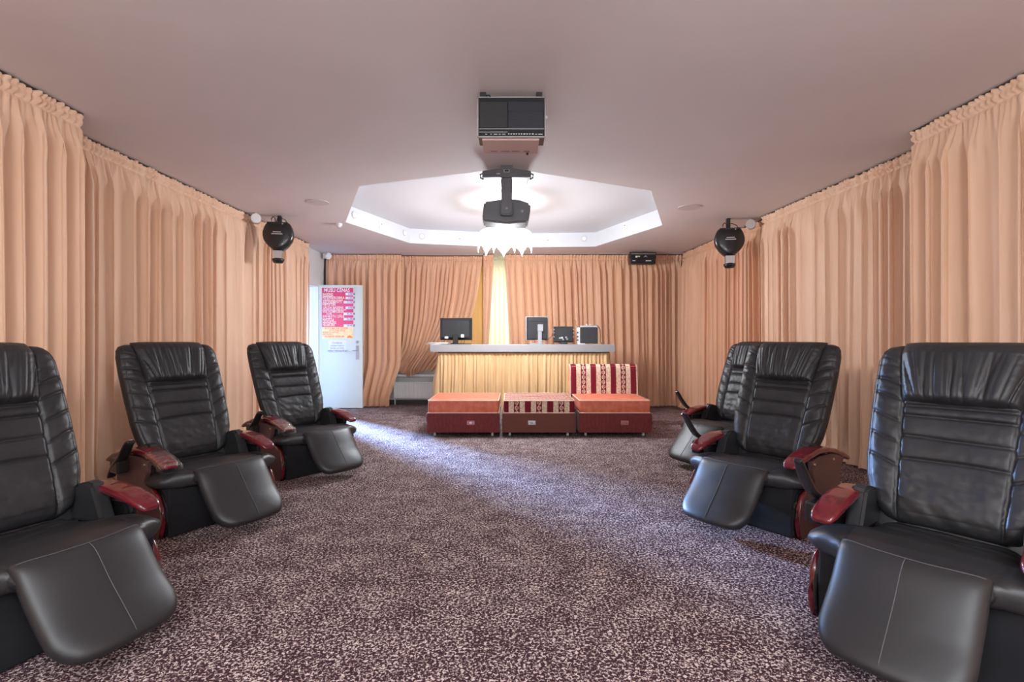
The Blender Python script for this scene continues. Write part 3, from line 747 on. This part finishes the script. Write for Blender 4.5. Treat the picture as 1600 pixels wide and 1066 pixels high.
def make_chair():
    r = thing('massage_recliner', 'x', 'armchair', (0, 0, 0), 0, 'black leather recliners along both walls')
    # backrest
    bk = sheet('backrest', 104, 190, back_base, back_front, lambda s, t: .075*prof8(s, 5)*prof8(t, 10), M_leather, r)
    # headrest pillow wrapping over the top
    def pb(s, t):
        v = (t+1)/2; z = .842 + v*(1.108-.842); W = .190+.040*v - .012*v**6
        return Vector((s*W, yfront(z)-.000+ (.040*max(0, v-.80)/.2), z)), NB
    def pf(s, t):
        v = (t+1)/2; x = s*.21
        h = .064*prof8(s, 6)*(1-(1-min(1, v/.12))**2.5)**.5*prof8(t, 9)*(1-.15*v)
        fade = math.sin(PI*min(1, v*.70+.26))**1.3
        a_ = x*(1-.28*v)
        g = -.0125*fade*(1-abs(noise.noise(Vector((a_*17+2.3, v*.55, 4.2)))*1.5))**6 if abs(noise.noise(Vector((a_*17+2.3, v*.55, 4.2)))*1.5) < 1 else 0
        g -= .0055*fade*max(0, 1-abs(noise.noise(Vector((a_*38, v*1.0, 9)))*1.4))**5
        g += .004*noise.noise(Vector((a_*11, v*1.5, 1)))*fade
        g += .007*math.sin(PI*min(1, v*1.3))
        g -= .007*max(0, (abs(s)-.72)/.28)*max(0, 1-abs(noise.noise(Vector((s*2, v*9, 3)))*1.5))**4
        return max(.001, h + g*prof8(s, 8)*prof8(t, 8))
    sheet('headrest_pillow', 96, 60, pb, pf, lambda s, t: .03*prof8(s, 6)*prof8(t, 6), M_leather, r)
    # seat
    SW = [(-.345, .214), (-.31, .222), (-.285, .27), (-.26, .335), (-.23, .368), (-.18, .383), (-.12, .380), (-.075, .350), (-.05, .30), (-.03, .25), (.0, .238), (.20, .225)]
    def sb(s, t):
        y = -.0725 + t*.2725; W = lin_tab(SW, y); x = s*W
        z = .334 - .018*max(0, (abs(x)-.22)/.14) - .012*max(0, (-y-.24)/.1) - .034*min(1, max(0, (y+.13)/.20))
        return Vector((x, y, z)), Vector((0, 0, 1))
    def sf(s, t):
        y = -.0725 + t*.2725; W = lin_tab(SW, y); x = s*W; ax = abs(x)
        h = .040*prof8(s, 7 if W > .26 else 9)*prof8(t, 14)
        e = prof8(s, 8)*prof8(t, 8)
        g = .006*math.cos(x*5)*1
        g -= .006*gauss(ax-.213-max(0, y+.30)*.10, .004)*(1 if y < -.02 else .3)
        g += .003*noise.noise(Vector((x*7, y*9, 2)))
        if y > -.02: g += .010*noise.noise(Vector((x*5, y*38, 3)))*min(1, (y+.02)/.05) + .012*min(1, (y+.02)/.12)
        if ax > .22: g += .006*math.sin(PI*(ax-.22)/.14)
        return max(.0, h+g*e)
    sheet('seat', 84, 84, sb, sf, lambda s, t: .062*prof8(s, 5)*prof8(t, 10), M_leather_smooth, r)
    # wrinkled lumbar flap between backrest and seat
    def fb_(s, t):
        z = .33+.09*t; return Vector((s*.262, .155+.30*(z-.33), z)), Vector((0, -1, .35)).normalized()
    sheet('lumbar_flap', 60, 24, fb_, lambda s, t: .030*prof8(s, 8)*prof8(t, 6)+(.010*noise.noise(Vector((s*2.2, t*3.2+s*1.5, 5)))-.006*gauss(abs(s)-.62, .02))*prof8(s)*prof8(t), lambda s, t: .03*prof8(s, 6)*prof8(t, 6), M_leather_smooth, r)
    # leg rest
    LP = [(0, (-.316, .372)), (.07, (-.346, .360)), (.2, (-.374, .325)), (.4, (-.418, .258)), (.6, (-.468, .198)), (.8, (-.528, .138)), (.92, (-.567, .098)), (1, (-.588, .068))]
    LT = []
    for i in range(241):
        v = i/240; acc = [0, 0, 0]
        for k in range(-8, 9):
            q = min(1, max(0, v+k*.0125)); wt = 1-abs(k)/9
            acc[0] += wt*lin_tab([(a, b[0]) for a, b in LP], q); acc[1] += wt*lin_tab([(a, b[1]) for a, b in LP], q); acc[2] += wt
        LT.append((acc[0]/acc[2], acc[1]/acc[2]))
    def lpos(v):
        f = v*240; i = min(239, int(f)); f -= i
        return (LT[i][0]*(1-f)+LT[i+1][0]*f, LT[i][1]*(1-f)+LT[i+1][1]*f)
    def lb(s, t):
        v = (t+1)/2; W = .214; L = .41; dd = (1-v)*L; rr = .10
        if dd < rr: W -= rr*(1-math.sqrt(max(0, 1-((rr-dd)/rr)**2)))*.95
        y, z = lpos(v); y2, z2 = lpos(min(1, v+.01)); y1, z1 = lpos(max(0, v-.01))
        d = Vector((0, y2-y1, z2-z1)).normalized(); n = Vector((0, d.z, -d.y)); n = n if n.y < 0 else -n
        x = s*W; bow = .040*(1-(x/.214)**2)
        return Vector((x, y-bow*.9+.030, z-.006)), n
    def lf(s, t):
        v = (t+1)/2; x = s*.214
        h = .030*prof8(s, 9)*prof8(max(t, -.9), 12)
        h += .006*math.sin(PI*v)**2*(1-s*s) + .002*noise.noise(Vector((x*9, v*4, 1)))
        return max(h, .0)
    lr = sheet('leg_rest', 64, 60, lb, lf, lambda s, t: .050*prof8(s, 8)*prof8(t, 8), M_leather_smooth, r)
    pts = []
    for k in range(30):
        v = .03+.90*k/29; t = 2*v-1; p, n = lb(0, t); pts.append(p+n*(lf(0, t)+.0008))
    tube('seam', pts, .0014, M_thread, lr, 5)
    pts = []
    for k in range(31):
        s = -.93+1.86*k/30; p, n = lb(s, -.93); pts.append(p+n*(lf(s, -.93)+.001))
    tube('seam', pts, .0014, M_thread, lr, 5)
    # base skirt
    bm = bmesh.new(); box_bm(bm, -.322, .322, -.248, .30, 0, .285, .012)
    bmesh.ops.subdivide_edges(bm, edges=[e for e in bm.edges if e.calc_length() > .2], cuts=8, use_grid_fill=True)
    for v in bm.verts:
        v.co.y += .010*noise.noise(Vector((v.co.x*6, v.co.z*9, 2))) if v.co.y < -.15 else 0
    new_obj('base', bm_mesh('base', bm), M_cloth_black, r)
    box('leg_rest_bracket', -.15, -.12, -.33, -.10, .22, .30, M_plastic_matte, r); box('leg_rest_bracket', .12, .15, -.33, -.10, .22, .30, M_plastic_matte, r)
    # side boards and arms
    out_ = [(-.10, .425), (-.02, .44), (.15, .44), (.32, .405), (.26, .30), (.27, .16), (.30, 0), (-.215, 0), (-.236, .05), (-.243, .10), (-.230, .17), (-.20, .23), (-.13, .275), (-.06, .30), (-.09, .36)]
    inn_ = [(-.12, .40), (.25, .40), (.24, .15), (.27, 0), (-.225, 0), (-.250, .04), (-.258, .10), (-.246, .18), (-.205, .245), (-.15, .29), (-.12, .31)]
    for s in (-1, 1):
        sbd = prism('side_panel', out_, s*.335, s*.360, 'x', M_cherry_board, r, bev=.003)
        edge = [(s*.3475, y, z) for y, z in out_[7:13]]
        tube('edge_trim', edge, .0128, M_cherry, sbd, 8)
        prism('inner_panel', inn_, s*.3225, s*.3345, 'x', M_board_black, r, bev=.003)
        for y, z in ((-.07, .405), (.17, .405)):
            cyl('screw', (s*.359, y, z), (s*.366, y, z), .007, M_screw, sbd, n=12)
        # arm bolster
        prism('arm_bolster', [(-.055, .33), (.22, .33), (.22, .46), (.06, .505), (.035, .505), (.01, .49)], s*.235, s*.300, 'x', M_leather_smooth, r, bev=.012)
        AP = [(-.258, .418), (-.225, .436), (-.17, .455), (-.10, .474), (0, .488), (.10, .486), (.20, .466), (.30, .436), (.40, .400)]
        AW = [(-.258, .040), (-.22, .050), (-.1, .056), (.1, .052), (.25, .036), (.4, .020)]
        def ab(u, t, s=s):
            y = .071 + t*.329; z = lerp_tab(AP, y)-.020; W = lin_tab(AW, y)
            if t < -.9: W *= .55+.45*math.sqrt(max(0, 1-((-.9-t)/.1)**2))
            return Vector((s*lin_tab([(-.26, .308), (0, .312), (.2, .325), (.4, .342)], y)+u*W, y, z)), Vector((0, -.1, 1)).normalized()
        sheet('armrest', 20, 44, ab, lambda u, t: .020*prof8(u, 6)*prof8(t, 20), lambda u, t: .016*prof8(u, 6)*prof8(t, 20), M_cherry, r)
    return r
proto = make_chair()
def remote(r, pts, wd=.030):
    """curved hand control on the outside of the sitter's right arm"""
    P = [Vector(p) for p in pts]
    # smooth the polyline
    Q = []
    for i in range(len(P)-1):
        a = P[max(0, i-1)]; b = P[i]; c = P[i+1]; d = P[min(len(P)-1, i+2)]
        for k in range(6):
            t = k/6; Q.append(.5*((2*b)+(c-a)*t+(2*a-5*b+4*c-d)*t*t+(3*b-a-3*c+d)*t**3))
    Q.append(P[-1]); n = len(Q)-1
    def rb(s, t):
        f = (t+1)/2*n; i = min(int(f), n-1); p = Q[i].lerp(Q[i+1], f-i); d = (Q[i+1]-Q[i]).normalized()
        side = Vector((1, 0, 0)); nn = side.cross(d).normalized(); w_ = wd*(.72+.28*math.sin(PI*min(1, (t+1)/2*1.1)))
        return p+side*s*w_, (nn if nn.z > 0 else -nn)
    o = sheet('hand_control', 12, 40, rb, lambda s, t: .013*prof8(s, 4)*prof8(t, 8), lambda s, t: .013*prof8(s, 4)*prof8(t, 8), M_plastic_black, r)
    for k in range(5):
        p, nn = rb(0, .25+k*.12); tube('button', [p+nn*.0115-Vector((.009, 0, 0)), p+nn*.0115+Vector((.009, 0, 0))], .004, M_plastic_matte if k % 2 else M_alu, o, 6)
    return o
chairs = [
    ('black leather massage recliner nearest the camera on the left, cut off by the frame', -1.884, 1.989, 71.4, 'L'),
    ('middle black leather massage recliner in the left row, plastic-wrapped arm', -2.0, 3.299, 60.3, 'L'),
    ('farthest left black leather massage recliner, in front of the open white door', -1.816, 4.506, 54.2, 'L'),
    ('largest black leather massage recliner at the right edge, nearest the camera', 1.619, 1.949, -53.5, 'R'),
    ('middle right black leather massage recliner, both cherry arms in view', 1.601, 3.299, -54.9, 'R'),
    ('farthest right black leather massage recliner, half hidden behind the middle one', 2.006, 4.754, -63.4, 'R')]
roots = []
for i, (lab, x, y, a, sd) in enumerate(chairs):
    o = proto if i == 0 else copy_tree(proto)
    roots.append(o)
for o, (lab, x, y, a, sd) in zip(roots, chairs):
    o['label'] = lab; o.location = (x, y, 0); o.rotation_euler = (0, 0, math.radians(a))
hL = remote(roots[0], [(-.395, .25, .30), (-.400, .18, .375), (-.402, .09, .44), (-.400, .02, .525), (-.398, -.005, .535)])
hR = remote(roots[3], [(-.395, .02, .415), (-.400, -.10, .465), (-.400, -.17, .53), (-.398, -.225, .60), (-.396, -.25, .63)], .024)
def hcopy(h, root):
    c = h.copy(); C.objects.link(c); c.parent = root
    for ch in h.children: d = ch.copy(); C.objects.link(d); d.parent = c
for k in (1, 2): hcopy(hL, roots[k])
for k in (4, 5): hcopy(hR, roots[k])
for o, s in zip(roots, 'LLLRRR'):
    b_ = box('control_holder', -.425, -.362, (.10 if s == 'L' else -.13), (.20 if s == 'L' else -.03), .34, .43, M_plastic_black, o, bev=.01)
# crinkled clear plastic on the front of two arms
def wrap(root, y0, y1, seed):
    V = []; F = []; ny, nk = 26, 22
    for j in range(ny+1):
        y = y0+(y1-y0)*j/ny; z = lerp_tab([(-.258, .418), (-.17, .455), (-.10, .474), (0, .488), (.10, .486), (.20, .466), (.4, .40)], y)-.02
        for k in range(nk):
            a = 2*PI*k/nk; nz = noise.noise(Vector((a*4, y*45, seed)))*.007+noise.noise(Vector((a*9+3, y*90, seed)))*.003
            e = .6 if j in (0, ny) else 1
            V.append((-.31+(.062*math.copysign(abs(math.cos(a))**.6, math.cos(a))+nz)*e, y+nz, z+(.027*math.copysign(abs(math.sin(a))**.7, math.sin(a))+nz)*e))
    for j in range(ny):
        for k in range(nk): F.append((j*nk+k, j*nk+(k+1) % nk, (j+1)*nk+(k+1) % nk, (j+1)*nk+k))
    new_obj('plastic_wrap', mesh('plastic_wrap', V, F, True), M_wrap, root)['label'] = 'crinkled clear plastic on the arm'
wrap(roots[1], -.268, -.08, 1); wrap(roots[2], -.268, -.08, 2); wrap(roots[2], .03, .13, 3)

# ---------------------------------------------------------------- ceiling things
M_opal = mat('glowing_opal_glass', (.95, .95, .95), .3, emit=(1, .97, .95), estr=5)
M_whitep = mat('white_plastic', (.80, .79, .79), .4)
M_greyp = mat('grey_disc', (.60, .55, .55), .6)
# chandelier in the recess
ch = thing('chandelier', 'glowing white glass chandelier with drooping pointed petals, hung in the octagonal recess', 'chandelier', (-.085, 6.25, 0))
lathe('canopy', [(0, RZ), (.07, RZ), (.065, RZ-.03), (.012, RZ-.04), (0, RZ-.04)], M_chrome, ch)
cyl('stem', (0, 0, 2.47), (0, 0, RZ-.03), .010, M_chrome, ch, n=12)
lathe('bowl', [(0, 2.27), (.10, 2.275), (.20, 2.30), (.28, 2.345), (.305, 2.39), (.285, 2.435), (.20, 2.465), (.06, 2.48), (0, 2.48)], M_opal, ch, 40)
def petal(a, hw, drop, curl):
    n = 14; V = []; F = []; K = (-1, -.6, -.3, 0, .3, .6, 1)
    for j in range(n+1):
        t = j/n; r_ = .17 + .165*math.sin(min(1, t*1.9)*PI/2)+curl*max(0, t-.5); z = 2.47-.03*t-drop*max(0, t-.18)**1.25
        w_ = hw*(math.sin(PI*min(1, (t*.78+.22)))**.7)*(1 if t < .6 else (1-((t-.6)/.4)**1.6))
        for k in K:
            V.append((r_*math.cos(a) - k*w_*math.sin(a) - .25*abs(k)*w_*math.cos(a), r_*math.sin(a) + k*w_*math.cos(a) - .25*abs(k)*w_*math.sin(a), z))
    m_ = len(K)
    for j in range(n):
        for k in range(m_-1): F.append((j*m_+k, j*m_+k+1, (j+1)*m_+k+1, (j+1)*m_+k))
    o = new_obj('petal', mesh('petal', V, F, True), M_opal, ch)
    s = o.modifiers.new('thick', 'SOLIDIFY'); s.thickness = .006
for k in range(8): petal(2*PI*(k+.02)/8-PI/2+.05, .115, .31, -.03)
for k in range(8): petal(2*PI*(k+.5)/8-PI/2+.05, .05, .24, .03)
light('chandelier_bulb', 'POINT', (-.085, 6.25, 2.62), 10, (.92, .96, 1), .07)
light('chandelier_lower_bulb', 'POINT', (-.085, 6.25, 2.02), 155, (.86, .93, 1), .18)

# black equipment box hung from the ceiling
M_case = mat('equipment_black', (.010, .011, .013), .35); M_gloss = mat('equipment_smoked_panel', (.03, .035, .045), .15, coat=.6)
M_lips = mat('pale_pink_chassis', (.62, .44, .40), .5)
eq = thing('equipment_box', 'black rack-style equipment box bracketed to the ceiling in front of the recess', 'projector', (-.003, 3.02, CZ))
def E_(name, x0, x1, y0, y1, z0, z1, m, bev=0, parent=eq):
    return box(name, x0, x1, y0, y1, z0-CZ, z1-CZ, m, parent, bev=bev)
E_('case', -.196, .196, 0, .14, 2.325, 2.555, M_case, .003)
bm = bmesh.new()
for a in ((-.2, .2, 2.553, 2.559), (-.2, .2, 2.320, 2.326), (-.2, -.195, 2.32, 2.559), (.195, .2, 2.32, 2.559)): box_bm(bm, a[0], a[1], -.006, .0, a[2]-CZ, a[3]-CZ)
new_obj('frame', bm_mesh('frame', bm), M_alu, eq)
E_('front_panel', -.188, -.023, -.008, 0, 2.375, 2.53, M_plastic_matte, .002)
E_('front_panel', -.02, .19, -.008, 0, 2.375, 2.53, M_gloss, .002)['label'] = 'shiny smoked right panel'
for z in (2.42, 2.472): E_('panel_line', -.02, .19, -.0095, -.008, z, z+.002, M_plastic_matte)
E_('trim_bar', -.19, .19, -.010, 0, 2.366, 2.370, M_alu)
E_('trim_bar', -.19, -.023, -.010, 0, 2.348, 2.351, M_alu)
for i, (x, w_) in enumerate(((-.155, .012), (-.125, .010), (-.105, .022), (-.075, .012), (-.055, .02), (-.02, .008), (-.005, .008), (.01, .009), (.025, .008), (.04, .008), (.055, .008), (.07, .011), (.087, .009), (.103, .009), (.12, .011), (.14, .011), (.158, .025))):
    E_('indicator', x, x+w_, -.010, -.001, 2.336, 2.3385 if i < 5 or i > 14 else 2.3405, M_label)
for x in (-.17, .165):
    E_('bracket', x-.018, x+.018, .02, .06, 2.555, CZ-.0005, M_plastic_matte, .002)
E_('chassis', -.175, .165, .02, .24, 2.312, 2.345, M_lips, .004)
for x0, x1 in ((-.13, -.09), (-.065, -.01), (.0, .05), (.075, .115)): E_('vent_slot', x0, x1, .19, .197, 2.3105, 2.3135, M_case)
cyl('foot', (.10, .225, 2.30-CZ), (.10, .225, 2.314-CZ), .007, M_case, eq)
cyl('side_knob', (.196, .05, 2.46-CZ), (.215, .05, 2.46-CZ), .012, M_whitep, eq)
cyl('side_knob', (-.206, .05, 2.445-CZ), (-.196, .05, 2.445-CZ), .008, M_whitep, eq)
tube('cable', [(-.14, .05, -.045), (-.15, .04, -.01), (-.135, .03, -.015), (-.10, .05, -.045)], .005, M_case, eq)

# stage effect light hanging at the near corner of the recess
M_fix = mat('fixture_glare_grey', (.12, .124, .135), .5); M_lens = mat('ribbed_lens', (.50, .54, .60), .2, coat=.4)  # near-black fixture; chandelier glare lifted into its grey base colour
n1 = add_noise(M_lens, 14, 2, (1, 6, 1)); bump(M_lens, n1.outputs[0], .8, .01)
se = thing('effect_light', 'dark effect light with two glass panels, hung before the chandelier', 'stage light', (-.045, 4.36, CZ+.012))
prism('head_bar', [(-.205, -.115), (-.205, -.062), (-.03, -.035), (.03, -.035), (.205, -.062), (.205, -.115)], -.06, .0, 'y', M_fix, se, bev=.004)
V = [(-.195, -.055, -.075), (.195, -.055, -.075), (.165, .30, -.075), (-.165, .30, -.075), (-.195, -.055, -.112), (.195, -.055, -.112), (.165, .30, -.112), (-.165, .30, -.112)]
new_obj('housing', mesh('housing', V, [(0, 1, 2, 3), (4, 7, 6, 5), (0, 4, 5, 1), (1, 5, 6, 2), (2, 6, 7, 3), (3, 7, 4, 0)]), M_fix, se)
prism('lens', [(-.18, -.045), (-.05, -.045), (-.05, .285), (-.155, .285)], -.116, -.112, 'z', M_lens, se)
prism('lens', [(.18, -.045), (.05, -.045), (.05, .285), (.155, .285)], -.116, -.112, 'z', M_lens, se)
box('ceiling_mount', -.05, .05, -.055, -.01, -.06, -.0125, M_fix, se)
box('badge', -.025, .025, -.064, -.06, -.075, -.05, M_alu, se, bev=.002); box('badge_face', -.018, .018, -.066, -.062, -.070, -.055, M_case, se)
box('label_strip', -.085, -.055, -.062, -.0595, -.090, -.084, M_label, se)
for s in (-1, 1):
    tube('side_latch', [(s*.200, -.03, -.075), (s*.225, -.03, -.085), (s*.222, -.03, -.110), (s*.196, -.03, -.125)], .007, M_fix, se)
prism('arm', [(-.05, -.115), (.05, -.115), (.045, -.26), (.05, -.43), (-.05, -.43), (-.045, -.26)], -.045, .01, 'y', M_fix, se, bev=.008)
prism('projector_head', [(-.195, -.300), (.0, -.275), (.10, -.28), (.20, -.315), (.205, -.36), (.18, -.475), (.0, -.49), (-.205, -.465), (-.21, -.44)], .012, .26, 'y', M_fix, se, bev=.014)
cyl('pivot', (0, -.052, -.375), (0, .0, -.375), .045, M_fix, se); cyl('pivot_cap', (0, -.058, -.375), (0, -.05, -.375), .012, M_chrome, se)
cyl('side_screw', (.13, .006, -.385), (.13, .014, -.385), .012, M_chrome, se)

# scanner lights by the side walls
def scanner(label, x, y, top, rz):
    r = thing('scanner_light', label, 'stage light', (x, y, CZ), rz, 'black shield-shaped scanner lights by the side walls')
    T = top-CZ
    W = [(-.345, .045), (-.32, .062), (-.27, .118), (-.21, .160), (-.16, .173), (-.11, .171), (-.06, .156), (-.02, .135), (-.005, .115), (0, .10)]
    def sb_(s, t):
        v = -.1725+t*.1725; return Vector((s*lin_tab(W, v), 0, v+T)), Vector((0, -1, 0))
    bd = sheet('body', 26, 30, sb_, lambda s, t: .055*(1-abs(s)**3)**.5*prof8(t, 5), lambda s, t: .15*(1-abs(s)**4)**.5*prof8(t, 6), M_plastic_black, r)
    box('nameplate', -.045, .045, -.058, -.052, T-.125, T-.118, M_label, bd); box('nameplate', -.06, .06, -.059, -.052, T-.150, T-.138, M_alu, bd)
    box('front_lip', -.115, .115, -.040, .03, T-.025, T-.002, M_plastic_matte, r, bev=.005)
    prism('mirror_neck', [(-.052, T-.335), (.052, T-.335), (.045, T-.43), (-.045, T-.43)], -.04, .03, 'y', M_alu, r)
    lathe('mirror_cup', [(0, T-.482), (.05, T-.476), (.068, T-.445), (.068, T-.43), (.03, T-.415), (0, T-.415)], M_plastic_black, r, 24)
    tube('cable', [(-.07, .0, T-.01), (-.075, .0, T+.04), (-.06, 0, T+.065), (-.035, 0, T+.05), (-.03, 0, T-.005)], .006, M_plastic_matte, r)
    tube('cable', [(-.02, .0, T-.005), (-.01, .0, T+.045), (.03, 0, T+.055), (.08, .0, T+.03), (.10, 0, T-.01)], .005, M_plastic_matte, r)
    box('mounting_bracket', -.02, .02, .04, .10, T-.02, -.0005, M_plastic_matte, r, bev=.003)
    box('screw_plate', .05, .065, -.045, -.038, T-.03, T-.015, M_chrome, r)
    return r
scanner('black scanner light hanging over the left row, before the left curtain', -2.74, 6.0, 2.51, math.radians(10))
scanner('black scanner light hanging over the right row, before the right curtain', 2.60, 6.12, 2.47, math.radians(-10))
# black device near the right back corner
cd = thing('control_box', 'black flat control box under the ceiling at the far right corner', 'stage light', (2.15, 8.38, CZ), math.radians(2))
box('case', -.205, .205, 0, .14, -.215, -.045, M_case, cd, bev=.006)
box('top_strip', -.20, .20, -.004, .0, -.058, -.048, M_alu, cd)
box('ledge', -.19, .19, -.018, 0, -.150, -.138, M_plastic_black, cd)
box('hanger', -.215, .215, .03, .05, -.042, -.02, M_plastic_matte, cd); cyl('bolt', (0, .04, -.03), (0, .04, -.0005), .008, M_chrome, cd, n=10)
for s in (-1, 1): box('hanger_arm', s*.212-.006, s*.212+.006, .02, .06, -.12, -.02, M_plastic_matte, cd)
M_yel = mat('yellow_print', (.65, .65, .3), .5); M_vio = mat('violet_print', (.45, .42, .7), .5)
box('logo', -.13, -.10, -.003, 0, -.115, -.085, M_label, cd); box('logo', -.095, -.055, -.003, 0, -.105, -.085, M_yel, cd)
prism('logo', [(.0, -.11), (.035, -.075), (.07, -.11), (.035, -.098)], -.003, 0, 'y', M_vio, cd)
box('lettering_strip', -.18, -.13, -.003, 0, -.172, -.162, M_label, cd); box('lettering_strip', .04, .13, -.003, 0, -.172, -.160, M_label, cd)

# small round fittings
def disc_fit(name, label, cat, loc, r, nrm, m, group=None, th=.02, ring=True):
    o = thing(name, label, cat, loc, 0, group); n_ = Vector(nrm).normalized()
    cyl('body', (0, 0, 0), n_*th, r, m, o, n=28)
    if ring: cyl('face', n_*th, n_*(th+.004), r*.72, M_whitep if m is not M_whitep else M_greyp, o, n=24)
    return o
disc_fit('ceiling_speaker', 'round flush ceiling disc left of the recess', 'speaker', (-2.07, 5.46, CZ), .115, (0, 0, -1), M_greyp, th=.006, ring=False)
disc_fit('ceiling_speaker', 'round flush ceiling disc right of the recess', 'speaker', (1.96, 5.66, CZ), .12, (0, 0, -1), M_greyp, th=.006, ring=False)
sd = disc_fit('smoke_detector', 'tiny white detector on the ceiling at the left of the recess', 'detector', (-2.18, 6.45, CZ), .04, (0, 0, -1), M_whitep, th=.03, ring=False)
lathe('cap', [(.028, -.03), (.022, -.045), (0, -.048)], M_whitep, sd, 18)
for lab, x, y, n_ in (('white round spotlight above the left curtain beside the scanner light', -2.96, 5.92, (.5, -1, 0)), ('white round spotlight above the right curtain beside the scanner light', 2.90, 6.22, (-.5, -1, 0)),
                      ('small white spotlight at the far left corner above the door', -3.06, 8.50, (1, -.6, -.25))):
    q = thing('wall_spotlight', lab, 'spotlight', (x, y, CZ-.065)); nn = Vector(n_).normalized()
    cyl('lamp_head', -nn*.05, nn*.03, .055, M_whitep, q, n=24); cyl('lens', nn*.03, nn*.033, .046, M_label, q, n=24)
    cyl('mount', (0, 0, .035), (0, 0, .0645), .012, M_whitep, q, n=10)
# fittings on the recess walls
def on_wall(px, py):
    """point where the view ray meets the recess side walls' plane set"""
    dx = (px-800)/800; best = None
    for i in range(8):
        a = Vector(octo[i]); b = Vector(octo[(i+1) % 8]); e = b-a
        # a + e*t = (dx*y, y)
        den = e.x-dx*e.y
        if abs(den) < 1e-9: continue
        t = (dx*a.y-a.x)/den; y = a.y+e.y*t
        if 0 <= t <= 1 and (best is None or y > best[0]):
            n_ = Vector((e.y, -e.x)).normalized(); c_ = Vector((0, 6.3)) - (a+e*t)
            if n_.dot(c_) < 0: n_ = -n_
            best = (y, dx*y, n_)
    y, x, n_ = best
    return Vector((x, y, H+(533-py)/800*y)), Vector((n_.x, n_.y, 0))
labs = ['leftmost', 'second from left', 'third from left', 'rightmost']
for (px, py), l in zip(((553, 336), (632, 364), (659.5, 369.5), (912.5, 373)), labs):
    p, n_ = on_wall(px, py); disc_fit('recess_downlight', 'round white fitting on the recess side wall, %s of four' % l, 'fitting', p, .046, n_, M_greyp, 'round fittings in the recess', th=.008)
for (px, py), l in zip(((595.5, 352), (718, 375), (856, 377), (977, 354)), labs):
    p, n_ = on_wall(px, py)
    q = thing('recess_plate', 'square white plate with black dot on the recess side wall, %s of four' % l, 'fitting', p, math.atan2(n_.y, n_.x)+PI/2, 'square plates in the recess')
    box('plate', -.05, .05, -.008, 0, -.055, .055, M_whitep, q, bev=.003); cyl('dot', (.0, -.011, .015), (.0, -.007, .015), .008, M_case, q, n=12)
    box('rim', -.04, .04, -.0095, -.007, -.045, -.04, M_greyp, q)
# invented shades around the added fill lights, out of view behind the camera
M_lum = mat('fill_lamp_opal', (.9, .9, .9), .4, emit=(1, .97, .95), estr=2)
for x, l in ((-1.1, 'left'), (1.1, 'right')):
    rl = thing('fill_lamp', 'added fill lamp with opal ring shade, unseen behind the viewer, %s one of the pair' % l, 'ceiling light', (x, -.7, CZ))
    cyl('cord', (0, 0, -.30), (0, 0, -.0005), .006, M_whitep, rl, n=8)
    lathe('shade', [(.05, -.30), (.20, -.33), (.21, -.36), (.19, -.35), (.05, -.315)], M_lum, rl, 24)
